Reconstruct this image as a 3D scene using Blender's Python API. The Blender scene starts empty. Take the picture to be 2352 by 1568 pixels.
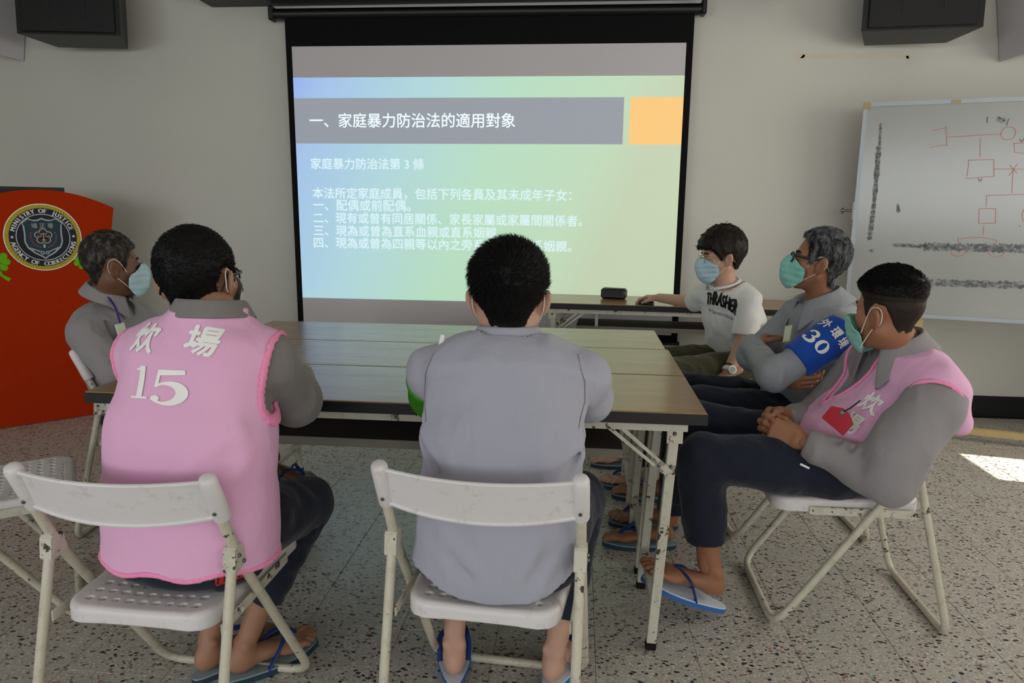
import bpy, bmesh, math, random
import numpy as np
from mathutils import Vector, Matrix
from mathutils.bvhtree import BVHTree

random.seed(7)
RNG = np.random.default_rng(7)
SC = bpy.context.scene
COL = SC.collection

# ------------------------------------------------------------------ camera
CAM_H, PITCH, ROLL, YAW, FPX = 1.288, math.radians(10.64), math.radians(0.61), math.radians(5.28), 1650.0
cd = bpy.data.cameras.new('camera')
cam = bpy.data.objects.new('camera', cd)
COL.objects.link(cam)
cd.sensor_width = 36.0
cd.lens = 36.0 * FPX / 2352.0
cd.clip_start = 0.05
_fw = Vector((-math.sin(YAW) * math.cos(PITCH), math.cos(YAW) * math.cos(PITCH), -math.sin(PITCH)))
_r0 = Vector((math.cos(YAW), math.sin(YAW), 0))
_u0 = _r0.cross(_fw)
_r = _r0 * math.cos(ROLL) + _u0 * math.sin(ROLL)
_u = _u0 * math.cos(ROLL) - _r0 * math.sin(ROLL)
cam.matrix_world = Matrix(((_r.x, _u.x, -_fw.x, 0), (_r.y, _u.y, -_fw.y, 0), (_r.z, _u.z, -_fw.z, CAM_H), (0, 0, 0, 1)))
SC.camera = cam

# ------------------------------------------------------------------ world, sun, window and fill light, exposure
W = bpy.data.worlds.new('sky')
SC.world = W
W.use_nodes = True
bg = W.node_tree.nodes['Background']
sky = W.node_tree.nodes.new('ShaderNodeTexSky')
sky.sky_type = 'HOSEK_WILKIE'
sky.sun_direction = (0.62, -0.2, 0.75)
sky.turbidity = 3.0
W.node_tree.links.new(sky.outputs[0], bg.inputs[0])
bg.inputs[1].default_value = 0.9


def lamp(name, kind, loc, target, energy, color, size=None, size_y=None, angle=None):
    l = bpy.data.lights.new(name, kind)
    l.energy = energy
    l.color = color
    if size:
        l.shape = 'RECTANGLE'
        l.size = size
        l.size_y = size_y or size
    if angle is not None:
        l.angle = angle
    o = bpy.data.objects.new(name, l)
    COL.objects.link(o)
    o.location = loc
    o.rotation_euler = (Vector(target) - Vector(loc)).to_track_quat('-Z', 'Y').to_euler()
    return o


RX0, RX1, RY0, RY1, RZ = -4.5, 3.45, -8.6, 4.70, 3.0       # the room
SUN = Vector((-1.0, 0.20, -1.0)).normalized()
lamp('sun', 'SUN', (8, -2, 8), (8 + SUN.x, -2 + SUN.y, 8 + SUN.z), 16.0, (1.0, 0.95, 0.86), angle=0.009)
lamp('window_light_right', 'AREA', (3.40, 2.6, 1.55), (0, 2.6, 1.2), 42, (1.0, 0.95, 0.87), 2.6, 1.2)
lamp('window_light_right_rear', 'AREA', (3.40, -1.6, 1.6), (0, -1.2, 1.0), 33, (1.0, 0.96, 0.9), 3.6, 1.3)
lamp('window_light_back', 'AREA', (0.2, -8.5, 1.8), (0, 0, 1.0), 186, (0.93, 0.96, 1.0), 6.5, 1.6)
lamp('window_light_left', 'AREA', (-4.45, -2.6, 1.7), (0, 0.6, 0.6), 84, (0.93, 0.96, 1.0), 3.4, 1.2)  # added area lamp at an unseen left window, brightens the left floor
SC.view_settings.view_transform = 'Standard'
SC.view_settings.look = 'None'
SC.view_settings.gamma = 1.0
SC.view_settings.use_curve_mapping = False
SC.view_settings.exposure = -0.12
SC.cycles.use_denoising = True
SC.cycles.max_bounces = 8
SC.cycles.diffuse_bounces = 5
SC.cycles.sample_clamp_indirect = 4.0


# ------------------------------------------------------------------ materials
def lin(c):
    return tuple((x / 12.92 if x <= 0.04045 else ((x + 0.055) / 1.055) ** 2.4) for x in (v / 255.0 for v in c))


def N(nt, t, **kw):
    n = nt.nodes.new(t)
    for k, v in kw.items():
        if k.startswith('i_'):
            n.inputs[int(k[2:]) if k[2:].isdigit() else k[2:].replace('_', ' ')].default_value = v
        else:
            setattr(n, k, v)
    return n


def mixc(nt, fac, a, b, blend='MIX'):
    m = nt.nodes.new('ShaderNodeMix')
    m.data_type = 'RGBA'
    m.blend_type = blend
    for sock, v in ((m.inputs[0], fac), (m.inputs[6], a), (m.inputs[7], b)):
        if hasattr(v, 'is_linked') or hasattr(v, 'links'):
            nt.links.new(v, sock)
        elif isinstance(v, (int, float)):
            sock.default_value = v
        else:
            sock.default_value = (*v[:3], 1.0)
    return m.outputs[2]


def ramp(nt, src, p0, p1):
    r = N(nt, 'ShaderNodeMapRange')
    r.inputs[1].default_value = p0
    r.inputs[2].default_value = p1
    nt.links.new(src, r.inputs[0])
    return r.outputs[0]


def noise(nt, scale, detail=3.0, coord=None, rough=0.55, stretch=None):
    n = N(nt, 'ShaderNodeTexNoise')
    n.inputs['Scale'].default_value = scale
    n.inputs['Detail'].default_value = detail
    n.inputs['Roughness'].default_value = rough
    c = coord
    if c is None:
        c = N(nt, 'ShaderNodeTexCoord').outputs['Object']
    if stretch:
        mp = N(nt, 'ShaderNodeMapping')
        mp.inputs['Scale'].default_value = stretch
        nt.links.new(c, mp.inputs[0])
        c = mp.outputs[0]
    nt.links.new(c, n.inputs['Vector'])
    return n.outputs['Fac']


def base_mat(name, rough=0.6, spec=0.4):
    m = bpy.data.materials.new(name)
    m.use_nodes = True
    nt = m.node_tree
    b = nt.nodes['Principled BSDF']
    b.inputs['Roughness'].default_value = rough
    b.inputs['Specular IOR Level'].default_value = spec
    return m, nt, b


def bump(nt, b, h, strength=0.2, dist=0.01):
    bp = N(nt, 'ShaderNodeBump')
    bp.inputs['Strength'].default_value = strength
    bp.inputs['Distance'].default_value = dist
    nt.links.new(h, bp.inputs['Height'])
    nt.links.new(bp.outputs[0], b.inputs['Normal'])


def plain(name, c, rough=0.6, spec=0.4, var=0.06, scale=9.0, metal=0.0):
    m, nt, b = base_mat(name, rough, spec)
    c = lin(c)
    f = noise(nt, scale, 3)
    o = mixc(nt, f, tuple(x * (1 - var) for x in c), tuple(min(1, x * (1 + var)) for x in c))
    nt.links.new(o, b.inputs['Base Color'])
    b.inputs['Metallic'].default_value = metal
    return m


def cloth(name, c, rough=0.85, var=0.09, weave=900.0, wr=0.35):
    m, nt, b = base_mat(name, rough, 0.2)
    c = lin(c)
    co = N(nt, 'ShaderNodeTexCoord').outputs['Object']
    f = noise(nt, 6.0, 4, co)
    o = mixc(nt, f, tuple(x * (1 - var) for x in c), tuple(min(1, x * (1 + var)) for x in c))
    g = noise(nt, weave, 1, co)
    o = mixc(nt, g, o, tuple(min(1, x * 1.12) for x in c))
    nt.links.new(o, b.inputs['Base Color'])
    w = noise(nt, 14.0, 3, co, stretch=(1.0, 1.0, 0.45))
    w2 = noise(nt, 260.0, 2, co)
    ad = N(nt, 'ShaderNodeMath', operation='MULTIPLY_ADD')
    nt.links.new(w2, ad.inputs[0])
    ad.inputs[1].default_value = 0.03
    nt.links.new(w, ad.inputs[2])
    bump(nt, b, ad.outputs[0], wr, 0.03)
    b.inputs['Sheen Weight'].default_value = 0.15
    return m


def skin(name, c, red=0.35):
    m, nt, b = base_mat(name, 0.5, 0.35)
    c = lin(c)
    co = N(nt, 'ShaderNodeTexCoord').outputs['Object']
    f = noise(nt, 12.0, 4, co)
    o = mixc(nt, f, tuple(x * 0.86 for x in c), (min(1, c[0] * 1.15), c[1] * 1.02, c[2] * 1.0))
    g = noise(nt, 180.0, 2, co)
    o = mixc(nt, g, tuple(x * 0.94 for x in c), o)
    nt.links.new(o, b.inputs['Base Color'])
    bump(nt, b, noise(nt, 420.0, 2, co), 0.08, 0.002)
    b.inputs['Subsurface Weight'].default_value = 0.06
    b.inputs['Subsurface Radius'].default_value = (0.012, 0.004, 0.002)
    return m


def hair_mat(name, c, grey=None, amount=0.0):
    m, nt, b = base_mat(name, 0.55, 0.22)
    c = lin(c)
    co = N(nt, 'ShaderNodeTexCoord').outputs['Object']
    f = noise(nt, 60.0, 4, co, stretch=(1, 1, 0.4))
    o = mixc(nt, f, tuple(x * 0.5 for x in c), tuple(x * 1.5 for x in c))
    if grey:
        g = ramp(nt, noise(nt, 55.0, 5, co, 0.7, (1, 1, 0.35)), 0.62 - amount * 0.4, 0.80 - amount * 0.4)
        o = mixc(nt, g, o, lin(grey))
    nt.links.new(o, b.inputs['Base Color'])
    return m


def chipped_paint(name, c, chip=0.035):
    m, nt, b = base_mat(name, 0.38, 0.5)
    pos = N(nt, 'ShaderNodeNewGeometry').outputs['Position']
    a = noise(nt, 26.0, 6, pos, 0.7)
    k = ramp(nt, a, 0.70 - chip, 0.71 - chip)
    d = noise(nt, 8.0, 3, pos)
    p = mixc(nt, d, lin((c[0] - 12, c[1] - 12, c[2] - 16)), lin(c))
    dirt = ramp(nt, noise(nt, 30.0, 5, pos, 0.75), 0.5, 0.95)
    p = mixc(nt, dirt, p, lin((c[0] - 60, c[1] - 66, c[2] - 80)))
    o = mixc(nt, k, p, lin((58, 44, 36)))
    nt.links.new(o, b.inputs['Base Color'])
    inv = N(nt, 'ShaderNodeMath', operation='SUBTRACT')
    inv.inputs[0].default_value = 1.0
    nt.links.new(k, inv.inputs[1])
    bump(nt, b, inv.outputs[0], 0.3, 0.002)
    return m


def emissive(name, c, diff=0.3, strength=1.0):
    m, nt, b = base_mat(name, 0.8, 0.1)
    b.inputs['Base Color'].default_value = (diff, diff, diff, 1)
    b.inputs['Emission Color'].default_value = (*lin(c), 1)
    b.inputs['Emission Strength'].default_value = strength * 1.087
    return m


def terrazzo():
    m, nt, b = base_mat('terrazzo', 0.32, 0.45)
    pos = N(nt, 'ShaderNodeNewGeometry').outputs['Position']
    col = mixc(nt, noise(nt, 5.0, 3, pos), lin((156, 154, 147)), lin((174, 171, 163)))
    col = mixc(nt, ramp(nt, noise(nt, 160.0, 2, pos), 0.35, 0.65), col, lin((190, 186, 176)))

    def chips(scale, keep, size, cols, stretch, seed):
        nonlocal col
        wp = N(nt, 'ShaderNodeVectorMath', operation='ADD')
        nz = N(nt, 'ShaderNodeTexNoise')
        nz.inputs['Scale'].default_value = scale * 1.1
        nt.links.new(pos, nz.inputs['Vector'])
        sc = N(nt, 'ShaderNodeVectorMath', operation='SCALE')
        nt.links.new(nz.outputs['Color'], sc.inputs[0])
        sc.inputs['Scale'].default_value = 0.9 / scale
        nt.links.new(pos, wp.inputs[0])
        nt.links.new(sc.outputs[0], wp.inputs[1])
        mp = N(nt, 'ShaderNodeMapping')
        mp.inputs['Scale'].default_value = stretch
        mp.inputs['Location'].default_value = (seed, seed * 1.7, 0)
        mp.inputs['Rotation'].default_value = (0, 0, seed)
        nt.links.new(wp.outputs[0], mp.inputs[0])
        v = N(nt, 'ShaderNodeTexVoronoi')
        v.inputs['Scale'].default_value = scale
        v.voronoi_dimensions = '2D'
        nt.links.new(mp.outputs[0], v.inputs['Vector'])
        sep = N(nt, 'ShaderNodeSeparateColor')
        nt.links.new(v.outputs['Color'], sep.inputs[0])
        k1 = N(nt, 'ShaderNodeMath', operation='LESS_THAN')
        nt.links.new(sep.outputs[0], k1.inputs[0])
        k1.inputs[1].default_value = keep
        szv = N(nt, 'ShaderNodeMath', operation='MULTIPLY_ADD')
        nt.links.new(sep.outputs[1], szv.inputs[0])
        szv.inputs[1].default_value = size * 0.6
        szv.inputs[2].default_value = size * 0.5
        k2 = N(nt, 'ShaderNodeMath', operation='LESS_THAN')
        nt.links.new(v.outputs['Distance'], k2.inputs[0])
        nt.links.new(szv.outputs[0], k2.inputs[1])
        k = N(nt, 'ShaderNodeMath', operation='MULTIPLY')
        nt.links.new(k1.outputs[0], k.inputs[0])
        nt.links.new(k2.outputs[0], k.inputs[1])
        cr = N(nt, 'ShaderNodeValToRGB')
        cr.color_ramp.interpolation = 'CONSTANT'
        while len(cr.color_ramp.elements) < len(cols):
            cr.color_ramp.elements.new(0.5)
        for i, cc in enumerate(cols):
            cr.color_ramp.elements[i].position = i / len(cols)
            cr.color_ramp.elements[i].color = (*lin(cc), 1)
        nt.links.new(sep.outputs[2], cr.inputs[0])
        col = mixc(nt, k.outputs[0], col, cr.outputs[0])

    chips(110, 0.55, 0.42, [(214, 210, 200), (196, 190, 176), (150, 142, 130), (176, 160, 146), (205, 200, 190)], (1, 1.2, 1), 0.3)
    chips(68, 0.21, 0.42, [(140, 104, 88), (118, 110, 98), (150, 128, 104), (128, 96, 84)], (1, 1.4, 1), 1.1)
    chips(54, 0.17, 0.40, [(44, 46, 54), (58, 58, 62), (36, 38, 44), (74, 70, 68), (52, 56, 66)], (1, 1.5, 1), 2.3)
    nt.links.new(col, b.inputs['Base Color'])
    return m


def wood_laminate():
    m, nt, b = base_mat('wood_laminate', 0.2, 0.75)
    co = N(nt, 'ShaderNodeTexCoord').outputs['Object']
    f = noise(nt, 5.0, 6, co, 0.6, (0.35, 9.0, 1.0))
    g = noise(nt, 9.0, 5, co, 0.65, (0.5, 26.0, 1.0))
    c = mixc(nt, ramp(nt, f, 0.3, 0.7), lin((140, 104, 68)), lin((158, 120, 80)))
    c = mixc(nt, ramp(nt, g, 0.45, 0.75), c, lin((122, 88, 56)))
    nt.links.new(c, b.inputs['Base Color'])
    rg = N(nt, 'ShaderNodeMapRange')
    rg.inputs[3].default_value = 0.12
    rg.inputs[4].default_value = 0.34
    nt.links.new(noise(nt, 7.0, 4, co, 0.6, (0.5, 4.0, 1)), rg.inputs[0])
    nt.links.new(rg.outputs[0], b.inputs['Roughness'])
    return m


def wall_paint(name, c):
    m, nt, b = base_mat(name, 0.55, 0.35)
    pos = N(nt, 'ShaderNodeNewGeometry').outputs['Position']
    c = lin(c)
    o = mixc(nt, noise(nt, 1.3, 4, pos), tuple(x * 0.94 for x in c), tuple(min(1, x * 1.04) for x in c))
    sp = ramp(nt, noise(nt, 15.0, 2, pos, 0.4), 0.80, 0.82)
    o = mixc(nt, sp, o, tuple(x * 0.72 for x in c))
    nt.links.new(o, b.inputs['Base Color'])
    bump(nt, b, noise(nt, 90.0, 3, pos), 0.05, 0.004)
    return m


M = {}
M['wall'] = wall_paint('wall_paint', (204, 203, 195))
M['ceiling'] = wall_paint('ceiling_paint', (214, 212, 206))
M['terrazzo'] = terrazzo()
M['grout'] = plain('grout', (70, 66, 60), 0.9, 0.1)
M['black_base'] = plain('black_baseboard', (22, 23, 24), 0.5, 0.3)
M['wood'] = wood_laminate()
M['black_edge'] = plain('black_edge', (14, 15, 17), 0.45, 0.4)
M['cream_steel'] = chipped_paint('cream_steel', (208, 204, 190), 0.095)
M['cream_tube'] = chipped_paint('cream_tube', (206, 201, 184), 0.068)
M['chair_plastic'] = None
M['screw'] = plain('screw_steel', (120, 118, 112), 0.35, 0.5, metal=0.9)
M['dark_rubber'] = plain('dark_rubber', (26, 25, 24), 0.8, 0.2)
M['black_plastic'] = plain('black_plastic', (11, 12, 13), 0.42, 0.45)
M['black_cloth'] = plain('black_screen_cloth', (9, 10, 11), 0.75, 0.15)
M['screen_white'] = plain('screen_cloth', (205, 202, 206), 0.8, 0.1, 0.01)
M['grey_box'] = plain('dark_grey_housing', (36, 38, 41), 0.5, 0.4)
M['white_box'] = plain('pale_speaker_shell', (206, 203, 208), 0.5, 0.3)
M['orange'] = plain('orange_felt_board', (172, 44, 2), 0.9, 0.15, 0.10, 40)
M['green_leaf'] = plain('green_felt', (112, 182, 30), 0.8, 0.15)
M['yellow_rope'] = plain('yellow_rope', (196, 176, 52), 0.7, 0.2, 0.2, 90)
M['navy_print'] = plain('navy_print', (22, 24, 40), 0.5, 0.3)
M['teal_print'] = plain('teal_print', (30, 58, 70), 0.5, 0.3)
M['silver_print'] = plain('silver_print', (178, 184, 182), 0.5, 0.3)
M['white_print'] = plain('white_print', (242, 242, 240), 0.6, 0.2)
M['brown_print'] = plain('brown_print', (58, 40, 24), 0.5, 0.3)
M['pink_print'] = plain('pink_print', (150, 80, 96), 0.5, 0.3)
M['board'] = plain('whiteboard_enamel', (154, 157, 154), 0.16, 0.5, 0.02, 3)
M['alu'] = plain('aluminium_frame', (150, 156, 158), 0.4, 0.5, metal=0.6)
M['tan_plastic'] = plain('tan_corner', (168, 150, 112), 0.5, 0.3)
M['pine'] = plain('pine_wood', (196, 172, 122), 0.6, 0.3, 0.12, 20)
M['red_marker'] = plain('red_marker', (190, 118, 112), 0.6, 0.2)
M['grey_marker'] = plain('grey_marker_ink', (82, 86, 96), 0.6, 0.2)
M['shelf_lip'] = plain('shelf_lip_steel', (128, 122, 112), 0.5, 0.3)
M['shelf'] = plain('shelf_board', (74, 70, 64), 0.7, 0.2)


def residue():
    m, nt, b = base_mat('tape_residue', 0.5, 0.3)
    pos = N(nt, 'ShaderNodeNewGeometry').outputs['Position']
    k = ramp(nt, noise(nt, 34.0, 6, pos, 0.72, (1, 1, 1.6)), 0.38, 0.56)
    nt.links.new(mixc(nt, k, lin((150, 153, 150)), lin((84, 88, 93))), b.inputs['Base Color'])
    return m


M['black_residue'] = residue()
M['paper'] = plain('paper', (226, 226, 230), 0.7, 0.2)
M['strap_blue'] = plain('blue_rubber_strap', (22, 52, 120), 0.5, 0.35)
M['sole_blue'] = plain('blue_rubber_sole', (52, 108, 178), 0.6, 0.3)
M['sole_white'] = plain('white_footbed', (206, 214, 226), 0.6, 0.3)
M['sole_grey'] = plain('grey_footbed', (140, 156, 160), 0.6, 0.3)
M['sole_teal'] = plain('dark_teal_sole', (40, 66, 84), 0.6, 0.3)
M['mask_blue'] = cloth('mask_blue', (176, 206, 218), 0.8, 0.04, 1500, 0.05)
M['mask_green'] = cloth('mask_green', (140, 202, 190), 0.8, 0.04, 1500, 0.05)
M['mask_white'] = cloth('mask_white', (206, 208, 220), 0.8, 0.04, 1500, 0.05)
M['elastic'] = plain('white_elastic', (224, 222, 216), 0.8, 0.15)
M['glasses'] = plain('dark_glasses_frame', (26, 32, 40), 0.35, 0.5)
M['gold'] = plain('gold_wire', (176, 150, 88), 0.3, 0.5, metal=0.7)
M['pink'] = cloth('pink_vest_cloth', (224, 172, 206), 0.85, 0.05, 900, 0.22)
M['pink_trim'] = plain('pink_stitched_trim', (250, 150, 190), 0.8, 0.2, 0.15, 120)
M['grey_dark'] = cloth('dark_grey_uniform', (122, 118, 116), 0.85, 0.06, 900, 0.3)
M['grey_mid'] = cloth('grey_uniform', (138, 134, 136), 0.85, 0.06, 900, 0.3)
M['grey_light'] = cloth('pale_grey_uniform', (160, 161, 174), 0.85, 0.05, 900, 0.3)
M['grey_cool'] = cloth('cool_grey_uniform', (148, 152, 158), 0.85, 0.05, 900, 0.3)
M['tee'] = cloth('white_jersey', (214, 214, 212), 0.9, 0.03, 900, 0.2)
M['olive'] = cloth('olive_cotton', (62, 62, 40), 0.9, 0.15, 700, 0.35)
M['navy'] = cloth('navy_trousers', (30, 34, 48), 0.88, 0.12, 900, 0.3)
M['armband_blue'] = cloth('blue_armband', (26, 74, 168), 0.8, 0.08, 800, 0.15)
M['armband_green'] = plain('green_armband', (60, 140, 36), 0.7, 0.2)
M['red_card'] = plain('red_vinyl', (176, 18, 44), 0.4, 0.4)
M['black_cord'] = plain('black_cord', (20, 20, 22), 0.6, 0.3)
M['badge'] = plain('pale_badge', (214, 222, 206), 0.4, 0.4, 0.05)
M['badge_yellow'] = plain('yellow_badge_border', (206, 214, 130), 0.5, 0.3)
M['eye'] = None


def seat_mat():
    m, nt, b = base_mat('chair_plastic', 0.42, 0.4)
    pos = N(nt, 'ShaderNodeNewGeometry').outputs['Position']
    c = mixc(nt, noise(nt, 5.0, 4, pos), lin((212, 208, 208)), lin((222, 219, 219)))
    d = ramp(nt, noise(nt, 22.0, 6, pos, 0.72), 0.56, 0.80)
    c = mixc(nt, d, c, lin((168, 160, 148)))
    nt.links.new(c, b.inputs['Base Color'])
    return m


M['chair_plastic'] = seat_mat()


def eye_mat():
    m, nt, b = base_mat('eye', 0.15, 0.5)
    co = N(nt, 'ShaderNodeTexCoord').outputs['Generated']
    d = N(nt, 'ShaderNodeVectorMath', operation='DISTANCE')
    nt.links.new(co, d.inputs[0])
    d.inputs[1].default_value = (0.5, 1.0, 0.5)
    k = N(nt, 'ShaderNodeMath', operation='LESS_THAN')
    nt.links.new(d.outputs['Value'], k.inputs[0])
    k.inputs[1].default_value = 0.27
    nt.links.new(mixc(nt, k.outputs[0], lin((215, 208, 200)), lin((28, 18, 14))), b.inputs['Base Color'])
    return m


M['eye'] = eye_mat()


# ------------------------------------------------------------------ mesh helpers
def link_mesh(name, me, mat, parent=None, smooth=True):
    o = bpy.data.objects.new(name, me)
    COL.objects.link(o)
    if mat is not None:
        for mm in (mat if isinstance(mat, (list, tuple)) else [mat]):
            me.materials.append(mm)
    if smooth:
        me.polygons.foreach_set('use_smooth', np.ones(len(me.polygons), dtype=bool))
    if parent is not None:
        o.parent = parent
    return o


def np_mesh(name, V, F):
    """V (n,3), F list of faces or an (m,k) array."""
    me = bpy.data.meshes.new(name)
    V = np.asarray(V, dtype=np.float32)
    if isinstance(F, np.ndarray):
        k = F.shape[1]
        me.vertices.add(len(V))
        me.vertices.foreach_set('co', V.ravel())
        me.loops.add(F.size)
        me.loops.foreach_set('vertex_index', F.astype(np.int32).ravel())
        me.polygons.add(len(F))
        me.polygons.foreach_set('loop_start', np.arange(0, F.size, k, dtype=np.int32))
        me.update(calc_edges=True)
    else:
        me.from_pydata([tuple(map(float, v)) for v in V], [], F)
        me.update()
    return me


class MB:
    """collects simple shapes into one mesh"""

    def __init__(s):
        s.v, s.f = [], []

    def add(s, V, F):
        o = len(s.v)
        s.v.extend(V)
        s.f.extend([tuple(i + o for i in q) for q in F])
        return s

    def box(s, c, d, R=None, bev=0.0):
        x, y, z = (q / 2 for q in d)
        if bev > 0:
            b = min(bev, x * .9, y * .9, z * .9)
            V = []
            for sx in (-1, 1):
                for sy in (-1, 1):
                    for sz in (-1, 1):
                        V += [(sx * (x - b), sy * (y - b), sz * z), (sx * (x - b), sy * y, sz * (z - b)), (sx * x, sy * (y - b), sz * (z - b))]
            bm = bmesh.new()
            for p in V:
                bm.verts.new(p)
            r = bmesh.ops.convex_hull(bm, input=bm.verts)
            bm.verts.index_update()
            V = [tuple(v.co) for v in bm.verts]
            F = [tuple(v.index for v in f.verts) for f in bm.faces]
            bm.free()
        else:
            V = [(sx * x, sy * y, sz * z) for sx in (-1, 1) for sy in (-1, 1) for sz in (-1, 1)]
            F = [(0, 1, 3, 2), (4, 6, 7, 5), (0, 4, 5, 1), (2, 3, 7, 6), (0, 2, 6, 4), (1, 5, 7, 3)]
        c = Vector(c)
        V = [tuple(c + (R @ Vector(p) if R is not None else Vector(p))) for p in V]
        return s.add(V, F)

    def tube(s, path, r, seg=10, cap=True, closed=False, squash=None):
        P = [Vector(p) for p in path]
        n = len(P)
        rr = r if isinstance(r, (list, tuple)) else [r] * n
        T = []
        for i in range(n):
            a = P[(i - 1) % n] if (closed or i > 0) else P[i]
            b = P[(i + 1) % n] if (closed or i < n - 1) else P[i]
            t = (b - a)
            T.append(t.normalized() if t.length > 1e-9 else Vector((0, 0, 1)))
        up = Vector((0, 0, 1)) if abs(T[0].z) < 0.9 else Vector((1, 0, 0))
        u = T[0].cross(up).normalized()
        V, F = [], []
        for i in range(n):
            u = (u - T[i] * u.dot(T[i]))
            u = u.normalized() if u.length > 1e-6 else T[i].orthogonal().normalized()
            w = T[i].cross(u)
            for k in range(seg):
                a = 2 * math.pi * k / seg
                q = 1.0 if squash is None else squash
                V.append(tuple(P[i] + u * (math.cos(a) * rr[i]) + w * (math.sin(a) * rr[i] * q)))
        m = n if closed else n - 1
        for i in range(m):
            j = (i + 1) % n
            for k in range(seg):
                l = (k + 1) % seg
                F.append((i * seg + k, i * seg + l, j * seg + l, j * seg + k))
        if cap and not closed:
            F.append(tuple(range(seg - 1, -1, -1)))
            F.append(tuple((n - 1) * seg + k for k in range(seg)))
        return s.add(V, F)

    def lathe(s, prof, c, axis=(0, 0, 1), seg=16):
        ax = Vector(axis).normalized()
        u = ax.orthogonal().normalized()
        w = ax.cross(u)
        V, F = [], []
        c = Vector(c)
        for (r, h) in prof:
            for k in range(seg):
                a = 2 * math.pi * k / seg
                V.append(tuple(c + ax * h + (u * math.cos(a) + w * math.sin(a)) * r))
        for i in range(len(prof) - 1):
            for k in range(seg):
                l = (k + 1) % seg
                F.append((i * seg + k, i * seg + l, (i + 1) * seg + l, (i + 1) * seg + k))
        F.append(tuple(range(seg - 1, -1, -1)))
        F.append(tuple((len(prof) - 1) * seg + k for k in range(seg)))
        return s.add(V, F)

    def prism(s, poly, fr, t0, t1):
        """poly 2d points in frame fr=(origin,u,v,n) extruded along n from t0 to t1"""
        o, u, v, n = (Vector(q) for q in fr)
        k = len(poly)
        V = [tuple(o + u * x + v * y + n * t) for t in (t0, t1) for x, y in poly]
        F = [tuple(range(k - 1, -1, -1)), tuple(range(k, 2 * k))]
        F += [(i, (i + 1) % k, k + (i + 1) % k, k + i) for i in range(k)]
        return s.add(V, F)

    def build(s, name, mat, parent=None, smooth=False, off=None):
        V = np.array(s.v, dtype=np.float32)
        if off is not None:
            V = V - np.array(off, dtype=np.float32)
        me = bpy.data.meshes.new(name)
        me.from_pydata([tuple(map(float, v)) for v in V], [], s.f)
        bm = bmesh.new()
        bm.from_mesh(me)
        bmesh.ops.recalc_face_normals(bm, faces=bm.faces)
        bm.to_mesh(me)
        bm.free()
        if smooth:
            o = link_mesh(name, me, mat, parent, True)
            try:
                me.set_sharp_from_angle(angle=math.radians(40))
            except Exception:
                pass
        else:
            o = link_mesh(name, me, mat, parent, False)
        return o


def fillet(P, r, n=5):
    P = [Vector(p) for p in P]
    out = [P[0]]
    for i in range(1, len(P) - 1):
        a, b, c = P[i - 1], P[i], P[i + 1]
        d1, d2 = (a - b), (c - b)
        q = min(r, d1.length * .45, d2.length * .45)
        p1, p2 = b + d1.normalized() * q, b + d2.normalized() * q
        for k in range(n + 1):
            t = k / n
            out.append(p1 * (1 - t) ** 2 + b * 2 * t * (1 - t) + p2 * t * t)
    out.append(P[-1])
    return out


def tag(o, label=None, cat=None, group=None, kind=None):
    if label:
        o['label'] = label
    if cat:
        o['category'] = cat
    if group:
        o['group'] = group
    if kind:
        o['kind'] = kind
    return o


def empty(name, loc, rz=0.0):
    o = bpy.data.objects.new(name, None)
    COL.objects.link(o)
    o.location = loc
    o.rotation_euler = (0, 0, rz)
    o.empty_display_size = 0.1
    return o


def copy_tree(o, parent=None):
    c = o.copy()
    COL.objects.link(c)
    if parent is not None:
        c.parent = parent
    for ch in [q for q in bpy.data.objects if q.parent == o]:
        copy_tree(ch, c)
    return c


def text2d(body, size=1.0, bold=0.0, shear=0.0, spacing=1.0):
    cu = bpy.data.curves.new('lettering', 'FONT')
    cu.body = body
    cu.size = size
    cu.shear = shear
    cu.space_character = spacing
    cu.resolution_u = 3
    o = bpy.data.objects.new('lettering', cu)
    COL.objects.link(o)
    me = bpy.data.meshes.new_from_object(o)
    bpy.data.objects.remove(o)
    bpy.data.curves.remove(cu)
    V = [(v.co.x, v.co.y) for v in me.vertices]
    F = [tuple(p.vertices) for p in me.polygons]
    bpy.data.meshes.remove(me)
    return V, F


def text_box(body, w=None, h=None, bold=0.0, shear=0.0, spacing=1.0, pos=(0, 0)):
    """text scaled to the width and height given, lower left at pos"""
    V, F = text2d(body, 1.0, bold, shear, spacing)
    A = np.array(V)
    lo, hi = A.min(0), A.max(0)
    sx = w / (hi[0] - lo[0]) if w else None
    sy = h / (hi[1] - lo[1]) if h else None
    sx = sx or sy
    sy = sy or sx
    A = (A - lo) * np.array([sx, sy]) + np.array(pos)
    g = ([tuple(a) for a in A], F)
    if bold:
        d = bold * sy
        g = join2d(*[shift2d(g, a, b) for a, b in ((-d, 0), (d, 0), (0, d), (0, -d))])
    return g


def stroke2d(pts, widths):
    """a pen stroke with varying width as a quad strip"""
    P = [Vector((*p, 0)) for p in pts]
    V, F = [], []
    for i, p in enumerate(P):
        a, b = P[max(0, i - 1)], P[min(len(P) - 1, i + 1)]
        t = (b - a).normalized()
        nn = Vector((-t.y, t.x, 0)) * (widths[i] / 2)
        V += [tuple((p + nn)[:2]), tuple((p - nn)[:2])]
    for i in range(len(P) - 1):
        F.append((2 * i, 2 * i + 1, 2 * i + 3, 2 * i + 2))
    return V, F


def join2d(*parts):
    V, F = [], []
    for v, f in parts:
        o = len(V)
        V += list(v)
        F += [tuple(i + o for i in q) for q in f]
    return V, F


def shift2d(g, dx, dy, s=1.0):
    return [(x * s + dx, y * s + dy) for x, y in g[0]], g[1]


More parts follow.
